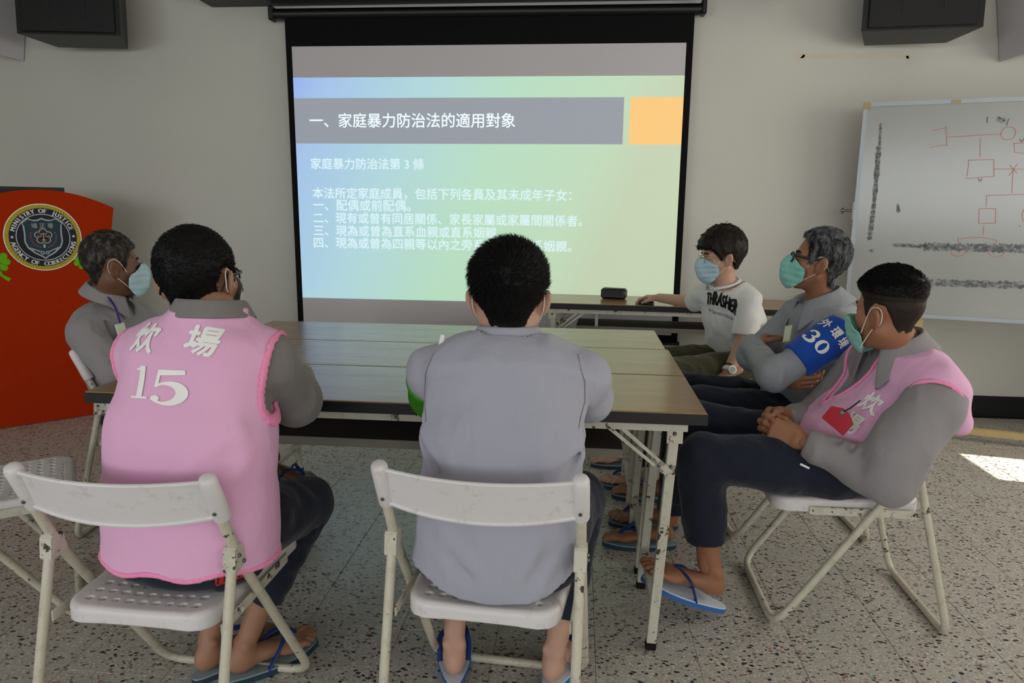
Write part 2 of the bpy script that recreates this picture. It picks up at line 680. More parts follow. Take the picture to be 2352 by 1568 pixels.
def flat_print(g, fr, name, mat, parent=None, off=(0, 0, 0), thick=0.0015):
    """2d print laid as a thin sheet in frame (o,u,v,n)"""
    o, u, v, n = (Vector(q) for q in fr)
    V = [tuple(o + u * x + v * y + n * thick - Vector(off)) for x, y in g[0]]
    me = bpy.data.meshes.new(name)
    me.from_pydata(V, [], g[1])
    return link_mesh(name, me, mat, parent, False)


def arc(cx, cy, r, a0, a1, n=14):
    return [(cx + r * math.cos(a0 + (a1 - a0) * i / n), cy + r * math.sin(a0 + (a1 - a0) * i / n)) for i in range(n + 1)]


def numeral(ch):
    """heavy slab-serif numerals, cell 0..0.7 x 0..1"""
    if ch == '1':
        return join2d(stroke2d([(.33, 0.02), (.33, .98)], [.2, .2]), stroke2d([(.05, .03), (.62, .03)], [.06, .06]),
                      stroke2d([(.10, .86), (.22, .89), (.36, .97)], [.05, .08, .06]))
    if ch == '5':
        bowl = arc(.30, .31, .29, math.radians(140), math.radians(-150), 26)
        w = [.07 + .17 * max(0, math.sin(math.pi * min(1, max(0, (i - 3) / 19)))) for i in range(27)]
        dot = [( .10 + .085 * math.cos(a), .16 + .085 * math.sin(a)) for a in [k * math.pi / 8 for k in range(16)]]
        return join2d(stroke2d(bowl, w), (dot, [tuple(range(16))]), stroke2d([(.10, .52), (.14, .98)], [.07, .07]),
                      stroke2d([(.11, .91), (.62, .93)], [.17, .13]))
    if ch == '3':
        up = arc(.30, .73, .23, math.radians(160), math.radians(-90), 18)
        lo = arc(.30, .27, .27, math.radians(90), math.radians(-160), 20)
        wu = [.05 + .15 * max(0, math.sin(math.pi * (i / 18) ** .9)) for i in range(19)]
        wl = [.05 + .19 * max(0, math.sin(math.pi * (i / 20) ** .9)) for i in range(21)]
        d1 = [(.12 + .075 * math.cos(a), .79 + .075 * math.sin(a)) for a in [k * math.pi / 8 for k in range(16)]]
        d2 = [(.10 + .085 * math.cos(a), .2 + .085 * math.sin(a)) for a in [k * math.pi / 8 for k in range(16)]]
        return join2d(stroke2d(up, wu), stroke2d(lo, wl), (d1, [tuple(range(16))]), (d2, [tuple(range(16))]))
    ring = [(.34 + .27 * math.cos(a), .5 + .45 * math.sin(a)) for a in [2 * math.pi * k / 32 for k in range(33)]]
    return stroke2d(ring, [.09 + .13 * abs(math.cos(2 * math.pi * k / 32)) for k in range(33)])


# ------------------------------------------------------------------ implicit surfaces (bodies and clothes)
_LAT = RNG.random((33, 33, 33)).astype(np.float32) * 2 - 1


def vnoise(x, y, z):
    xi, yi, zi = np.floor(x).astype(np.int64), np.floor(y).astype(np.int64), np.floor(z).astype(np.int64)
    fx, fy, fz = (x - xi), (y - yi), (z - zi)
    fx, fy, fz = (t * t * (3 - 2 * t) for t in (fx, fy, fz))
    r = 0
    for dx in (0, 1):
        for dy in (0, 1):
            for dz in (0, 1):
                w = (fx if dx else 1 - fx) * (fy if dy else 1 - fy) * (fz if dz else 1 - fz)
                r = r + w * _LAT[(xi + dx) % 32, (yi + dy) % 32, (zi + dz) % 32]
    return r


A3 = lambda p: np.array(p, dtype=np.float32)


def unit(v):
    v = np.array(v, dtype=float)
    return v / max(1e-9, np.linalg.norm(v))


def cone(a, b, ra, rb):
    a, b = A3(a), A3(b)
    ab = b - a
    L2 = float(ab @ ab) + 1e-12

    def f(X, Y, Z):
        t = np.clip(((X - a[0]) * ab[0] + (Y - a[1]) * ab[1] + (Z - a[2]) * ab[2]) / L2, 0, 1)
        return np.sqrt((X - a[0] - t * ab[0]) ** 2 + (Y - a[1] - t * ab[1]) ** 2 + (Z - a[2] - t * ab[2]) ** 2) - (ra + t * (rb - ra))
    r = max(ra, rb)
    return f, np.minimum(a, b) - r, np.maximum(a, b) + r


def ell(c, r, R=None):
    c, r = A3(c), A3(r)
    R = np.eye(3) if R is None else np.array(R, float)      # columns = axes

    def f(X, Y, Z):
        x, y, z = X - c[0], Y - c[1], Z - c[2]
        q = [(x * R[0, i] + y * R[1, i] + z * R[2, i]) for i in range(3)]
        k0 = np.sqrt(sum((q[i] / r[i]) ** 2 for i in range(3)))
        k1 = np.sqrt(sum((q[i] / r[i] ** 2) ** 2 for i in range(3))) + 1e-6
        return k0 * (k0 - 1) / k1
    m = float(r.max())
    return f, c - m, c + m


def ecap(a, b, side, ra, rb, p=2.0, cap=None):
    """elliptical limb from a to b: side axis radius r[0], the other r[1]"""
    a, b = A3(a), A3(b)
    L = float(np.linalg.norm(b - a))
    w = (b - a) / max(L, 1e-6)
    s = np.array(side, float)
    s = s - w * (s @ w)
    s = s / np.linalg.norm(s)
    t_ = np.cross(w, s)

    def f(X, Y, Z):
        x0, y0, z0 = X - a[0], Y - a[1], Z - a[2]
        x = x0 * s[0] + y0 * s[1] + z0 * s[2]
        y = x0 * t_[0] + y0 * t_[1] + z0 * t_[2]
        z = x0 * w[0] + y0 * w[1] + z0 * w[2]
        t = np.clip(z / max(L, 1e-6), 0, 1)
        rx = ra[0] + (rb[0] - ra[0]) * t
        ry = ra[1] + (rb[1] - ra[1]) * t
        zo = z - t * L
        rz = cap if cap else np.minimum(rx, ry)
        if p == 2.0:
            k0 = np.sqrt((x / rx) ** 2 + (y / ry) ** 2 + (zo / rz) ** 2)
            k1 = np.sqrt((x / rx ** 2) ** 2 + (y / ry ** 2) ** 2 + (zo / rz ** 2) ** 2) + 1e-6
            return k0 * (k0 - 1) / k1
        k0 = (np.abs(x / rx) ** p + np.abs(y / ry) ** p + np.abs(zo / rz) ** p) ** (1 / p)
        return (k0 - 1) * np.minimum(rx, ry)
    m = max(*ra, *rb)
    return f, np.minimum(a, b) - m, np.maximum(a, b) + m


def halfspace(o, n):
    o, n = A3(o), unit(n)
    return lambda X, Y, Z: (X - o[0]) * n[0] + (Y - o[1]) * n[1] + (Z - o[2]) * n[2]


def poly2(pts, y, z):
    """signed distance to a polygon (negative inside) on arrays y,z"""
    P = np.array(pts, float)
    d = np.full(np.broadcast(y, z).shape, 1e9)
    s = np.ones_like(d)
    n = len(P)
    for i in range(n):
        a, b = P[i], P[i - 1]
        e = b - a
        wy, wz = y - a[0], z - a[1]
        t = np.clip((wy * e[0] + wz * e[1]) / (e @ e + 1e-12), 0, 1)
        d = np.minimum(d, (wy - e[0] * t) ** 2 + (wz - e[1] * t) ** 2)
        c1, c2, c3 = z >= a[1], z < b[1], e[0] * wz > e[1] * wy
        flip = (c1 & c2 & c3) | (~c1 & ~c2 & ~c3)
        s = np.where(flip, -s, s)
    return s * np.sqrt(d)


class Field:
    def __init__(s, lo, hi, h):
        s.lo, s.h = np.array(lo, np.float32), h
        n = np.ceil((np.array(hi) - np.array(lo)) / h).astype(int) + 1
        s.ax = [(s.lo[i] + h * np.arange(n[i])).astype(np.float32) for i in range(3)]
        s.f = np.full(n, 1.0, np.float32)

    def grid(s, sl=(slice(None),) * 3):
        return s.ax[0][sl[0]][:, None, None], s.ax[1][sl[1]][None, :, None], s.ax[2][sl[2]][None, None, :]

    def _sl(s, lo, hi, m):
        out = []
        for i in range(3):
            a = int(np.clip(math.floor((lo[i] - m - s.lo[i]) / s.h), 0, len(s.ax[i])))
            b = int(np.clip(math.ceil((hi[i] + m - s.lo[i]) / s.h) + 1, 0, len(s.ax[i])))
            if b - a < 1:
                return None
            out.append(slice(a, b))
        return tuple(out)

    def add(s, prim, k=0.0, inflate=0.0):
        f, lo, hi = prim
        sl = s._sl(lo, hi, k + 4 * s.h + inflate)
        if sl is None:
            return s
        d = f(*s.grid(sl)) - inflate
        c = s.f[sl]
        if k > 0:
            h = np.clip(0.5 + 0.5 * (c - d) / k, 0, 1)
            s.f[sl] = c + (d - c) * h - k * h * (1 - h)
        else:
            s.f[sl] = np.minimum(c, d)
        return s

    def sub(s, prim, k=0.0):
        f, lo, hi = prim
        sl = s._sl(lo, hi, k + 4 * s.h)
        if sl is None:
            return s
        d = -f(*s.grid(sl))
        c = s.f[sl]
        if k > 0:
            h = np.clip(0.5 - 0.5 * (c - d) / k, 0, 1)
            s.f[sl] = c + (d - c) * h + k * h * (1 - h)
        else:
            s.f[sl] = np.maximum(c, d)
        return s

    def cut(s, fn):
        s.f = np.maximum(s.f, fn(*s.grid())).astype(np.float32)
        return s

    def band(s, fn, w=0.03):
        """add fn(x,y,z) to the field near the surface"""
        i = np.nonzero(np.abs(s.f) < w)
        x, y, z = (s.ax[k][i[k]] for k in range(3))
        s.f[i] += fn(x, y, z)
        return s

    def wrinkle(s, amp=0.006, freq=13.0, stretch=(1, 1, 1), seed=0.0, fine=0.35, w=0.03):
        def fn(x, y, z):
            u = vnoise(x * 5 + seed, y * 5, z * 5) * 0.9
            a = vnoise(x * freq * stretch[0] + u + seed, y * freq * stretch[1] + u, z * freq * stretch[2] + seed)
            b = vnoise(x * freq * 2.3 * stretch[0] + u * 2, y * freq * 2.3 * stretch[1] + seed, z * freq * 2.3 * stretch[2])
            return amp * ((np.abs(a) * 2 - 0.7) + fine * b)
        return s.band(fn, w)

    def folds(s, lines):
        """creases: (a, b, width, depth), positive depth = groove"""
        for a, b, w, dep in lines:
            a, b = A3(a), A3(b)
            ab = b - a
            L2 = float(ab @ ab)

            def fn(x, y, z):
                t = np.clip(((x - a[0]) * ab[0] + (y - a[1]) * ab[1] + (z - a[2]) * ab[2]) / L2, 0, 1)
                q = np.sqrt((x - a[0] - t * ab[0]) ** 2 + (y - a[1] - t * ab[1]) ** 2 + (z - a[2] - t * ab[2]) ** 2) / w
                e = np.sin(np.pi * np.clip(t, 0.02, 0.98)) ** 0.6
                return dep * e * (np.exp(-q * q) - 0.55 * np.exp(-(q - 1.7) ** 2 * 1.6))
            s.band(fn)
        return s

    def mesh(s):
        f = s.f
        S = f < 0
        nx, ny, nz = f.shape
        cnt = np.zeros((nx - 1, ny - 1, nz - 1), np.int8)
        for dx in (0, 1):
            for dy in (0, 1):
                for dz in (0, 1):
                    cnt += S[dx:nx - 1 + dx, dy:ny - 1 + dy, dz:nz - 1 + dz]
        act = np.nonzero((cnt > 0) & (cnt < 8))
        n = len(act[0])
        idx = np.full(cnt.shape, -1, np.int32)
        idx[act] = np.arange(n)
        cs = [(a, b, c) for a in (0, 1) for b in (0, 1) for c in (0, 1)]
        val = np.stack([f[act[0] + a, act[1] + b, act[2] + c] for a, b, c in cs], 1)
        P = np.zeros((n, 3), np.float32)
        K = np.zeros((n, 1), np.float32)
        for i in range(8):
            for j in range(i + 1, 8):
                if sum(abs(cs[i][q] - cs[j][q]) for q in range(3)) != 1:
                    continue
                vi, vj = val[:, i], val[:, j]
                m = (vi < 0) != (vj < 0)
                t = np.where(m, vi / np.where(m, vi - vj, 1), 0)
                e = np.array(cs[i], np.float32)[None] + t[:, None] * (np.array(cs[j], np.float32) - np.array(cs[i], np.float32))[None]
                P += e * m[:, None]
                K += m[:, None]
        P = P / np.maximum(K, 1)
        P = (np.stack(act, 1) + P) * s.h + s.lo
        Q = []
        for axis in range(3):
            a = [slice(0, -1) if q == axis else slice(1, -1) for q in range(3)]
            b = [slice(1, None) if q == axis else slice(1, -1) for q in range(3)]
            s0, s1 = S[tuple(a)], S[tuple(b)]
            e = np.nonzero(s0 != s1)
            flip = s0[e]
            o = [e[q] + (0 if q == axis else 1) for q in range(3)]
            u, v = [(1, 2), (2, 0), (0, 1)][axis]
            ids = []
            for du, dv in ((-1, -1), (0, -1), (0, 0), (-1, 0)):
                c = [o[0].copy(), o[1].copy(), o[2].copy()]
                c[u] = c[u] + du
                c[v] = c[v] + dv
                ids.append(idx[c[0], c[1], c[2]])
            q = np.stack(ids, 1)
            q[~flip] = q[~flip][:, ::-1]
            Q.append(q)
        Q = np.concatenate(Q)
        Q = Q[(Q >= 0).all(1)]
        return P, Q.astype(np.int32)


def sdf_obj(name, fld, mat, parent=None, off=(0, 0, 0), xf=None):
    V, F = fld.mesh()
    if xf is not None:
        V = V @ np.array(xf[0], np.float32).T + np.array(xf[1], np.float32)
    me = np_mesh(name, V - np.array(off, np.float32), F)
    return link_mesh(name, me, mat, parent, True)


# ------------------------------------------------------------------ the room
def struct(name, mb, mat, smooth=False):
    o = mb.build(name, mat, None, smooth)
    o['kind'] = 'structure'
    return o


T = 0.12
floor = struct('floor', MB().box(((RX0 + RX1) / 2, (RY0 + RY1) / 2, -0.056), (RX1 - RX0 + 0.24, RY1 - RY0 + 0.24, 0.10)), M['grout'])
tile_bm = MB().box((0, 0, 0), (0.2968, 0.2968, 0.007), bev=0.0016)
tile0 = tile_bm.build('tile', M['terrazzo'], floor)
NT = 0
rest = MB()
ix0, ix1, iy0, iy1 = int(math.floor((RX0 - .672) / .2975)), int(math.ceil((RX1 - .672) / .2975)), int(math.floor((RY0 - 1.98) / .2975)), int(math.ceil((RY1 - 1.98) / .2975))
for ix in range(ix0, ix1):
    for iy in range(iy0, iy1):
        cx, cy = .672 + .2975 * (ix + .5), 1.98 + .2975 * (iy + .5)
        if not (RX0 + .1 < cx < RX1 - .1 and RY0 + .1 < cy < RY1 - .05):
            continue
        dx = cx + 0.0924 * cy
        seen = 1.15 < cy and abs(dx) < 0.74 * cy + 0.25
        if seen and NT < 296:
            t = tile0 if NT == 0 else tile0.copy()
            if NT:
                COL.objects.link(t)
                t.parent = floor
            t.location = (cx, cy, -0.0035)
            NT += 1
        else:
            rest.box((cx, cy, -0.0035), (0.2968, 0.2968, 0.007))
tag(rest.build('distant_tiles', M['terrazzo'], floor), kind='stuff')
struct('ceiling', MB().box(((RX0 + RX1) / 2, (RY0 + RY1) / 2, RZ + 0.06), (RX1 - RX0 + 0.24, RY1 - RY0 + 0.24, 0.12)), M['ceiling'])
struct('wall_front', MB().box(((RX0 + RX1) / 2, RY1 + 0.06, RZ / 2), (RX1 - RX0 + 0.24, 0.12, RZ)), M['wall'])


def wall_x(name, x, holes):
    """wall at constant x with rectangular openings (y0,y1,z0,z1), sorted by y"""
    mb = MB()
    y = RY0
    for y0, y1, z0, z1 in holes:
        mb.box((x, (y + y0) / 2, RZ / 2), (T, y0 - y, RZ))
        mb.box((x, (y0 + y1) / 2, z0 / 2), (T, y1 - y0, z0))
        mb.box((x, (y0 + y1) / 2, (z1 + RZ) / 2), (T, y1 - y0, RZ - z1))
        y = y1
    mb.box((x, (y + RY1) / 2, RZ / 2), (T, RY1 - y, RZ))
    return struct(name, mb, M['wall'])


HR = [(-3.6, 0.4, 0.95, 2.25), (1.2, 4.05, 0.95, 2.2)]
wall_x('wall_right', RX1 + T / 2, HR)
wall_x('wall_left', RX0 - T / 2, [(-4.4, -0.8, 0.95, 2.25)])
mbk = MB()
mbk.box(((RX0 - 3.4) / 2, RY0 - T / 2, RZ / 2), (-3.4 - RX0, T, RZ)).box(((2.9 + RX1) / 2, RY0 - T / 2, RZ / 2), (RX1 - 2.9, T, RZ))
mbk.box((-0.25, RY0 - T / 2, 0.45), (6.3, T, 0.9)).box((-0.25, RY0 - T / 2, (2.5 + RZ) / 2), (6.3, T, RZ - 2.5))
struct('wall_back', mbk, M['wall'])


def window(n, axis, pos, a0, a1, z0, z1, panes):
    fr = MB()
    w = 0.05

    def bx(a, b, c, d):
        ca, cz, da, dz = (a + b) / 2, (c + d) / 2, b - a, d - c
        if axis == 'x':
            fr.box((pos, ca, cz), (0.06, da, dz))
        else:
            fr.box((ca, pos, cz), (da, 0.06, dz))
    bx(a0, a1, z0, z0 + w)
    bx(a0, a1, z1 - w, z1)
    for i in range(panes + 1):
        c = a0 + (a1 - a0) * i / panes
        bx(max(a0, c - w / 2), min(a1, c + w / 2), z0, z1)
    o = fr.build('window_%d' % n, M['alu'])
    o['kind'] = 'structure'


window(1, 'x', RX1 + 0.09, -3.6, 0.4, 0.95, 2.25, 4)
window(2, 'x', RX0 - 0.09, -4.4, -0.8, 0.95, 2.25, 4)
window(3, 'y', RY0 - 0.09, -3.4, 2.9, 0.9, 2.5, 6)
# unseen blinds added over the front right window, gap shaped for the sun patch
blind = MB()
for a, b, z0, z1 in ((1.2, 3.26, 0.95, 2.2), (3.26, 3.64, 1.41, 2.2), (3.64, 4.05, 0.95, 2.2)):
    blind.box((RX1 + 0.03, (a + b) / 2, (z0 + z1) / 2), (0.012, b - a, z1 - z0))
o = blind.build('window_4', M['ceiling'])
o['kind'] = 'structure'
struct('baseboard_front', MB().box(((RX0 + RX1) / 2, RY1 - 0.006, 0.0675), (RX1 - RX0, 0.012, 0.135)), M['black_base'])
struct('baseboard_right', MB().box((RX1 - 0.006, (RY0 + RY1) / 2, 0.0675), (0.012, RY1 - RY0 - 0.03, 0.135)), M['black_base'])
struct('baseboard_left', MB().box((RX0 + 0.006, (RY0 + RY1) / 2, 0.0675), (0.012, RY1 - RY0 - 0.03, 0.135)), M['black_base'])


# ------------------------------------------------------------------ folding chair
def make_chair():
    root = empty('folding_chair', (0, 0, 0))
    w = 0.2125
    p = [(-w, -.10, .742), (-w, .0, .53), (-w, .35, .0125), (w, .35, .0125), (w, .0, .53), (w, -.10, .742)]
    pf = fillet(p[:2] + p[2:4] + p[4:], 0.07, 6)
    MB().tube(pf, 0.0118, 12).build('front_frame', M['cream_tube'], root, True)
    q = [(-w, -.020, .555), (-w, -.165, .0125), (w, -.165, .0125), (w, -.020, .555)]
    MB().tube(fillet(q, 0.06, 6), 0.0112, 12).build('rear_frame', M['cream_tube'], root, True)
    d = Vector((0, .10, -.212)).normalized()
    for s in (-1, 1):
        t = Vector((s * w, -.10, .752))
        MB().lathe([(.010, -.004), (.0155, .0), (.0180, .006), (.0185, .02), (.0185, .112), (.0172, .116), (.012, .117)], t, d, 18).build('post_sleeve', M['chair_plastic'], root, True)
        MB().lathe([(.0042, 0), (.0042, .003), (.002, .004)], t + d * .085 + Vector((0, -.0165, -.008)), (0, -1, -.45), 10).build('screw', M['screw'], root, True)
        # clamp wrapped round both tubes at the joint
        poly = [(.022 * math.cos(a) + .0, .03 * math.sin(a)) for a in [0]]
        poly = [(-.037, -.022), (-.033, -.027), (-.012, -.026), (.008, -.020), (.013, -.012), (.004, .024), (-.002, .030), (-.026, .028), (-.032, .022)]
        MB().prism(poly, ((s * w, -.004, .540), (0, 1, 0), (0, 0, 1), (1, 0, 0)), -.0138, .0138).build('clamp', M['cream_steel'], root)
        for yy, zz in ((-.022, .548), (-.004, .527)):
            MB().lathe([(.0048, 0), (.0048, .003), (.003, .005)], (s * (w + .0138), yy, zz), (s, 0, 0), 10).build('rivet', M['screw'], root, True)
        MB().box((s * (w - .0155), .105, .392), (.004, .33, .026), bev=.0015).build('seat_rail', M['cream_steel'], root)
        for yy in (-.045, .085, .02):
            MB().lathe([(.0075, 0), (.0075, .003), (.004, .006)], (s * (w - .013), yy + .005, .392), (s, 0, 0), 10).build('rivet', M['cream_steel'], root, True)
    # curved back panel
    V, F = [], []
    nu, nv, th = 24, 6, .0045

    def pt(u, v, t):
        bow = 1 - u * u
        x = u * (w - .012)
        zt = .741 - .004 * bow
        zb = .652 - .016 * bow
        z = zt + (zb - zt) * v
        y = -.10 - .036 * bow + (.741 - z) * .40 + t
        return (x, y, z)
    for t in (0, th):
        for i in range(nu + 1):
            for j in range(nv + 1):
                V.append(pt(-1 + 2 * i / nu, j / nv, t))
    q = (nu + 1) * (nv + 1)
    for i in range(nu):
        for j in range(nv):
            a = i * (nv + 1) + j
            F.append((a, a + 1, a + nv + 2, a + nv + 1))
            F.append((q + a, q + a + nv + 1, q + a + nv + 2, q + a + 1))
    for i in range(nu):
        a, b = i * (nv + 1), (i + 1) * (nv + 1)
        F += [(a, b, q + b, q + a), (a + nv, q + a + nv, q + b + nv, b + nv)]
    br = MB().add(V, F).build('backrest', M['chair_plastic'], root, True)
    for v, rr in ((0, .0052), (1, .0058)):
        MB().tube([pt(-1 + 2 * i / nu, v, -.002 + th / 2) for i in range(nu + 1)], rr, 8).build('rim', M['chair_plastic'], br, True)
    # perforated seat
    f = Field((-.22, -.085, .375), (.22, .39, .445), .0029)
    X, Y, Z = f.grid()
    dep = .010 * np.exp(-(X / .13) ** 2) * np.exp(-((Y - .13) / .17) ** 2)
    hw = .172 + .026 * np.clip((Y + .045) / .42, 0, 1)
    yc, hy, r = .1525, .2225, .055
    qx, qy = np.abs(X) - (hw - r), np.abs(Y - yc) - (hy - r)
    d2 = np.sqrt(np.maximum(qx, 0) ** 2 + np.maximum(qy, 0) ** 2) + np.minimum(np.maximum(qx, qy), 0) - r
    top = .428 - dep - .006 * np.clip((Y - .30) / .07, 0, 1) ** 2
    rr = .014
    a, b = d2 + rr, (Z - top) + rr
    body = np.sqrt(np.maximum(a, 0) ** 2 + np.maximum(b, 0) ** 2) + np.minimum(np.maximum(a, b), 0) - rr
    body = np.maximum(body, (.385 + .006 * (1 - np.clip(np.abs(X) / .17, 0, 1) ** 2)) - Z)
    hollow = np.maximum(d2 + .007, (Z - (top - .009)))
    body = np.maximum(body, -hollow)
    px, py = .0315, .034
    hx = np.abs(((X + px / 2) % px) - px / 2)
    hyy = np.abs(((Y - .005 + py / 2) % py) - py / 2)
    hole = np.sqrt((hx / .0073) ** 2 + (hyy / .0058) ** 2) - 1
    hole = np.maximum(hole * .006, d2 + .032)
    f.f = np.maximum(body, -hole).astype(np.float32)
    sdf_obj('seat', f, M['chair_plastic'], root)
    return root


CH = make_chair()
CHG = 'white folding chairs'
tag(CH, 'white folding chair under the man in the plain pale grey shirt seen from behind', 'chair', CHG)
CH.location, CH.rotation_euler = (-.190, 1.490, 0), (0, 0, math.radians(-4))
for lab, loc, deg in (
    ('scuffed white folding chair under the man in the pink vest numbered 15', (-.935, 1.395, 0), -1.5),
    ('rusty white folding chair under the slouching man with clasped hands', (.985, 2.320, 0), 90),
    ('white folding chair under the man wearing the blue armband', (.975, 2.93, 0), 93),
    ('white folding chair of the man sitting in front of the orange lectern', (-1.76, 2.64, 0), -84),
    ('empty white folding chair with perforated seat, behind the number 15 chair', (-1.92, 1.86, 0), -53),
    ('folding chair of the masked youth in the white T-shirt by the desk', (.93, 3.66, 0), 52),
):
    c = copy_tree(CH)
    c.location, c.rotation_euler = loc, (0, 0, math.radians(deg))
    c['label'] = lab


# ------------------------------------------------------------------ folding tables
def make_table():
    root = empty('folding_table', (0, 0, 0))
    L, D = 1.8, .447
    MB().box((L / 2, D / 2, .7275), (L - .004, D - .004, .027), None, .0015).build('tabletop', M['wood'], root)
    e = MB()
    for c, d in (((L / 2, .0025, .722), (L, .005, .031)), ((L / 2, D - .0025, .722), (L, .005, .031)), ((.0025, D / 2, .722), (.005, D - .01, .031)), ((L - .0025, D / 2, .722), (.005, D - .01, .031))):
        e.box(c, d, bev=.001)
    e.build('edge_band', M['black_edge'], root)
    for yy, s in ((.022, 1), (D - .022, -1)):
        MB().box((L / 2, yy, .695), (L - .10, .003, .027)).box((L / 2, yy + s * .014, .683), (L - .10, .028, .003)).build('apron_rail', M['cream_steel'], root)
    for xx in (.05, L - .05):
        MB().box((xx, D / 2, .695), (.003, D - .05, .027)).build('apron_rail', M['cream_steel'], root)
    for sx in (0, 1):
        X = lambda x: x if sx == 0 else L - x
        for yy in (.048, D - .048):
            a, b = Vector((X(.082), yy, .69)), Vector((X(.118), yy, .016))
            z = (a - b).normalized()
            R = Matrix(((1, 0, 0), (0, 1, 0), (0, 0, 1))).to_3x3()
            R.col[2] = z
            R.col[1] = Vector((0, 1, 0))
            R.col[0] = Vector((0, 1, 0)).cross(z)
            lg = MB().box((a + b) / 2, (.028, .028, (a - b).length), R, .002).build('leg', M['cream_steel'], root)
            MB().box(b + Vector((0, 0, -.004)), (.031, .031, .026), R, .003).build('rubber_foot', M['dark_rubber'], lg)
            MB().box((X(.082), yy - .0165 * (1 if yy < .2 else -1), .672), (.044, .003, .058), bev=.001).build('bracket', M['cream_steel'], lg)
            for zz in (.672, .575):
                MB().lathe([(.006, 0), (.006, .003), (.003, .006)], (X(.082 + (.69 - zz) * .053), yy - .0175 * (1 if yy < .2 else -1), zz), (0, -1 if yy < .2 else 1, 0), 10).build('bolt', M['screw'], lg, True)
            # slotted folding brace
            o = Vector((X(.245), yy - .019 * (1 if yy < .2 else -1), .682))
            e_ = Vector((X(.098), o.y, .560))
            u = (e_ - o).normalized()
            v = u.cross(Vector((0, 1, 0))).normalized()
            n = Vector((0, 1, 0))
            ll = (e_ - o).length
            br = MB().prism([(-.02, -.017), (ll * .95, -.013), (ll * .95, -.005), (0, -.006)], (o, u, v, n), -.0015, .0015)
            br.prism([(-.02, .006), (ll * .9, .005), (ll * .9, .013), (-.02, .018)], (o, u, v, n), -.0015, .0015)
            br.prism([(-.02, -.017), (0, -.006), (0, .006), (-.02, .018)], (o, u, v, n), -.0015, .0015)
            br.prism([(ll * .8, -.014), (ll + .02, -.012), (ll + .02, .012), (ll * .8, .014)], (o, u, v, n), -.0015, .0015)
            br.build('folding_brace', M['cream_steel'], root)
            MB().lathe([(.006, 0), (.006, .003), (.003, .005)], o + u * (ll * .84) - n * (.0015 if yy < .2 else -.0015), (0, -1 if yy < .2 else 1, 0), 10).build('bolt', M['screw'], root, True)
        MB().box((X(.112), D / 2, .135), (.024, D - .124, .024), bev=.002).build('leg_crossbar', M['cream_steel'], root)
    MB().box((L / 2, .235, .594), (L - .44, .28, .008)).build('shelf', M['shelf'], root)
    MB().box((L / 2, .093, .586), (L - .44, .004, .026)).box((L / 2, .377, .586), (L - .44, .004, .026)).build('shelf_lip', M['shelf_lip'], root)
    for xx in (.34, L - .34):
        for yy in (.095, .375):
            MB().box((xx, yy, .642), (.018, .003, .09)).build('shelf_hanger', M['cream_steel'], root)
    return root


TB = make_table()
TBG = 'brown folding tables'
tag(TB, 'brown laminate folding table nearest the seats of the two men with their backs turned', 'table', TBG)
TB.location = (-1.440, 1.920, 0)
for lab, loc, deg in (('brown folding table in the middle of the three pushed together', (-1.440, 2.3705, 0), .04),
                      ('brown folding table of the three that is nearest to the projection screen', (-1.450, 2.8215, 0), 0),
                      ('folding table used as a desk below the screen, with mouse and black box', (-.235, 4.145, 0), -3.2)):
    c = copy_tree(TB)
    c.location, c.rotation_euler = loc, (0, 0, math.radians(deg))
    c['label'] = lab

# ------------------------------------------------------------------ projection screen with the slide
SY = 4.62
scr = empty('projection_screen', (-.615, SY, 0))
tag(scr, 'pull-down projection screen with black border showing a green and blue slide', 'screen')
so = (-.615, SY, 0)
XL, XR = -1.835, .600


def sbox(name, x0, x1, z0, z1, y0, y1, mat, par=scr):
    return MB().box(((x0 + x1) / 2, (y0 + y1) / 2, (z0 + z1) / 2), (x1 - x0, y1 - y0, z1 - z0)).build(name, mat, par, off=so)


cl = sbox('white_fabric', XL, XR, .485, 2.259, SY, SY + .004, M['screen_white'])
sbox('black_border', XL - .038, XL, .43, 2.43, SY - .0005, SY + .004, M['black_cloth'])
sbox('black_border', XR, XR + .040, .43, 2.43, SY - .0005, SY + .004, M['black_cloth'])
sbox('black_border', XL, XR, 2.259, 2.43, SY - .0005, SY + .004, M['black_cloth'])
sbox('black_border', XL, XR, .44, .485, SY - .0005, SY + .004, M['black_cloth'])
MB().tube([(XL - .05, SY, .432), (XR + .052, SY, .432)], .013, 12).build('bottom_bar', M['black_plastic'], scr, True, off=so)
MB().tube([(-1.945, SY + .01, 2.452), (.690, SY + .01, 2.447)], .033, 18).build('roller_tube', M['black_plastic'], scr, True, off=so)
for x in (-1.955, .690):
    MB().box((x, SY + .01, 2.455), (.03, .078, .085), bev=.008).build('end_cap', M['black_plastic'], scr, off=so)


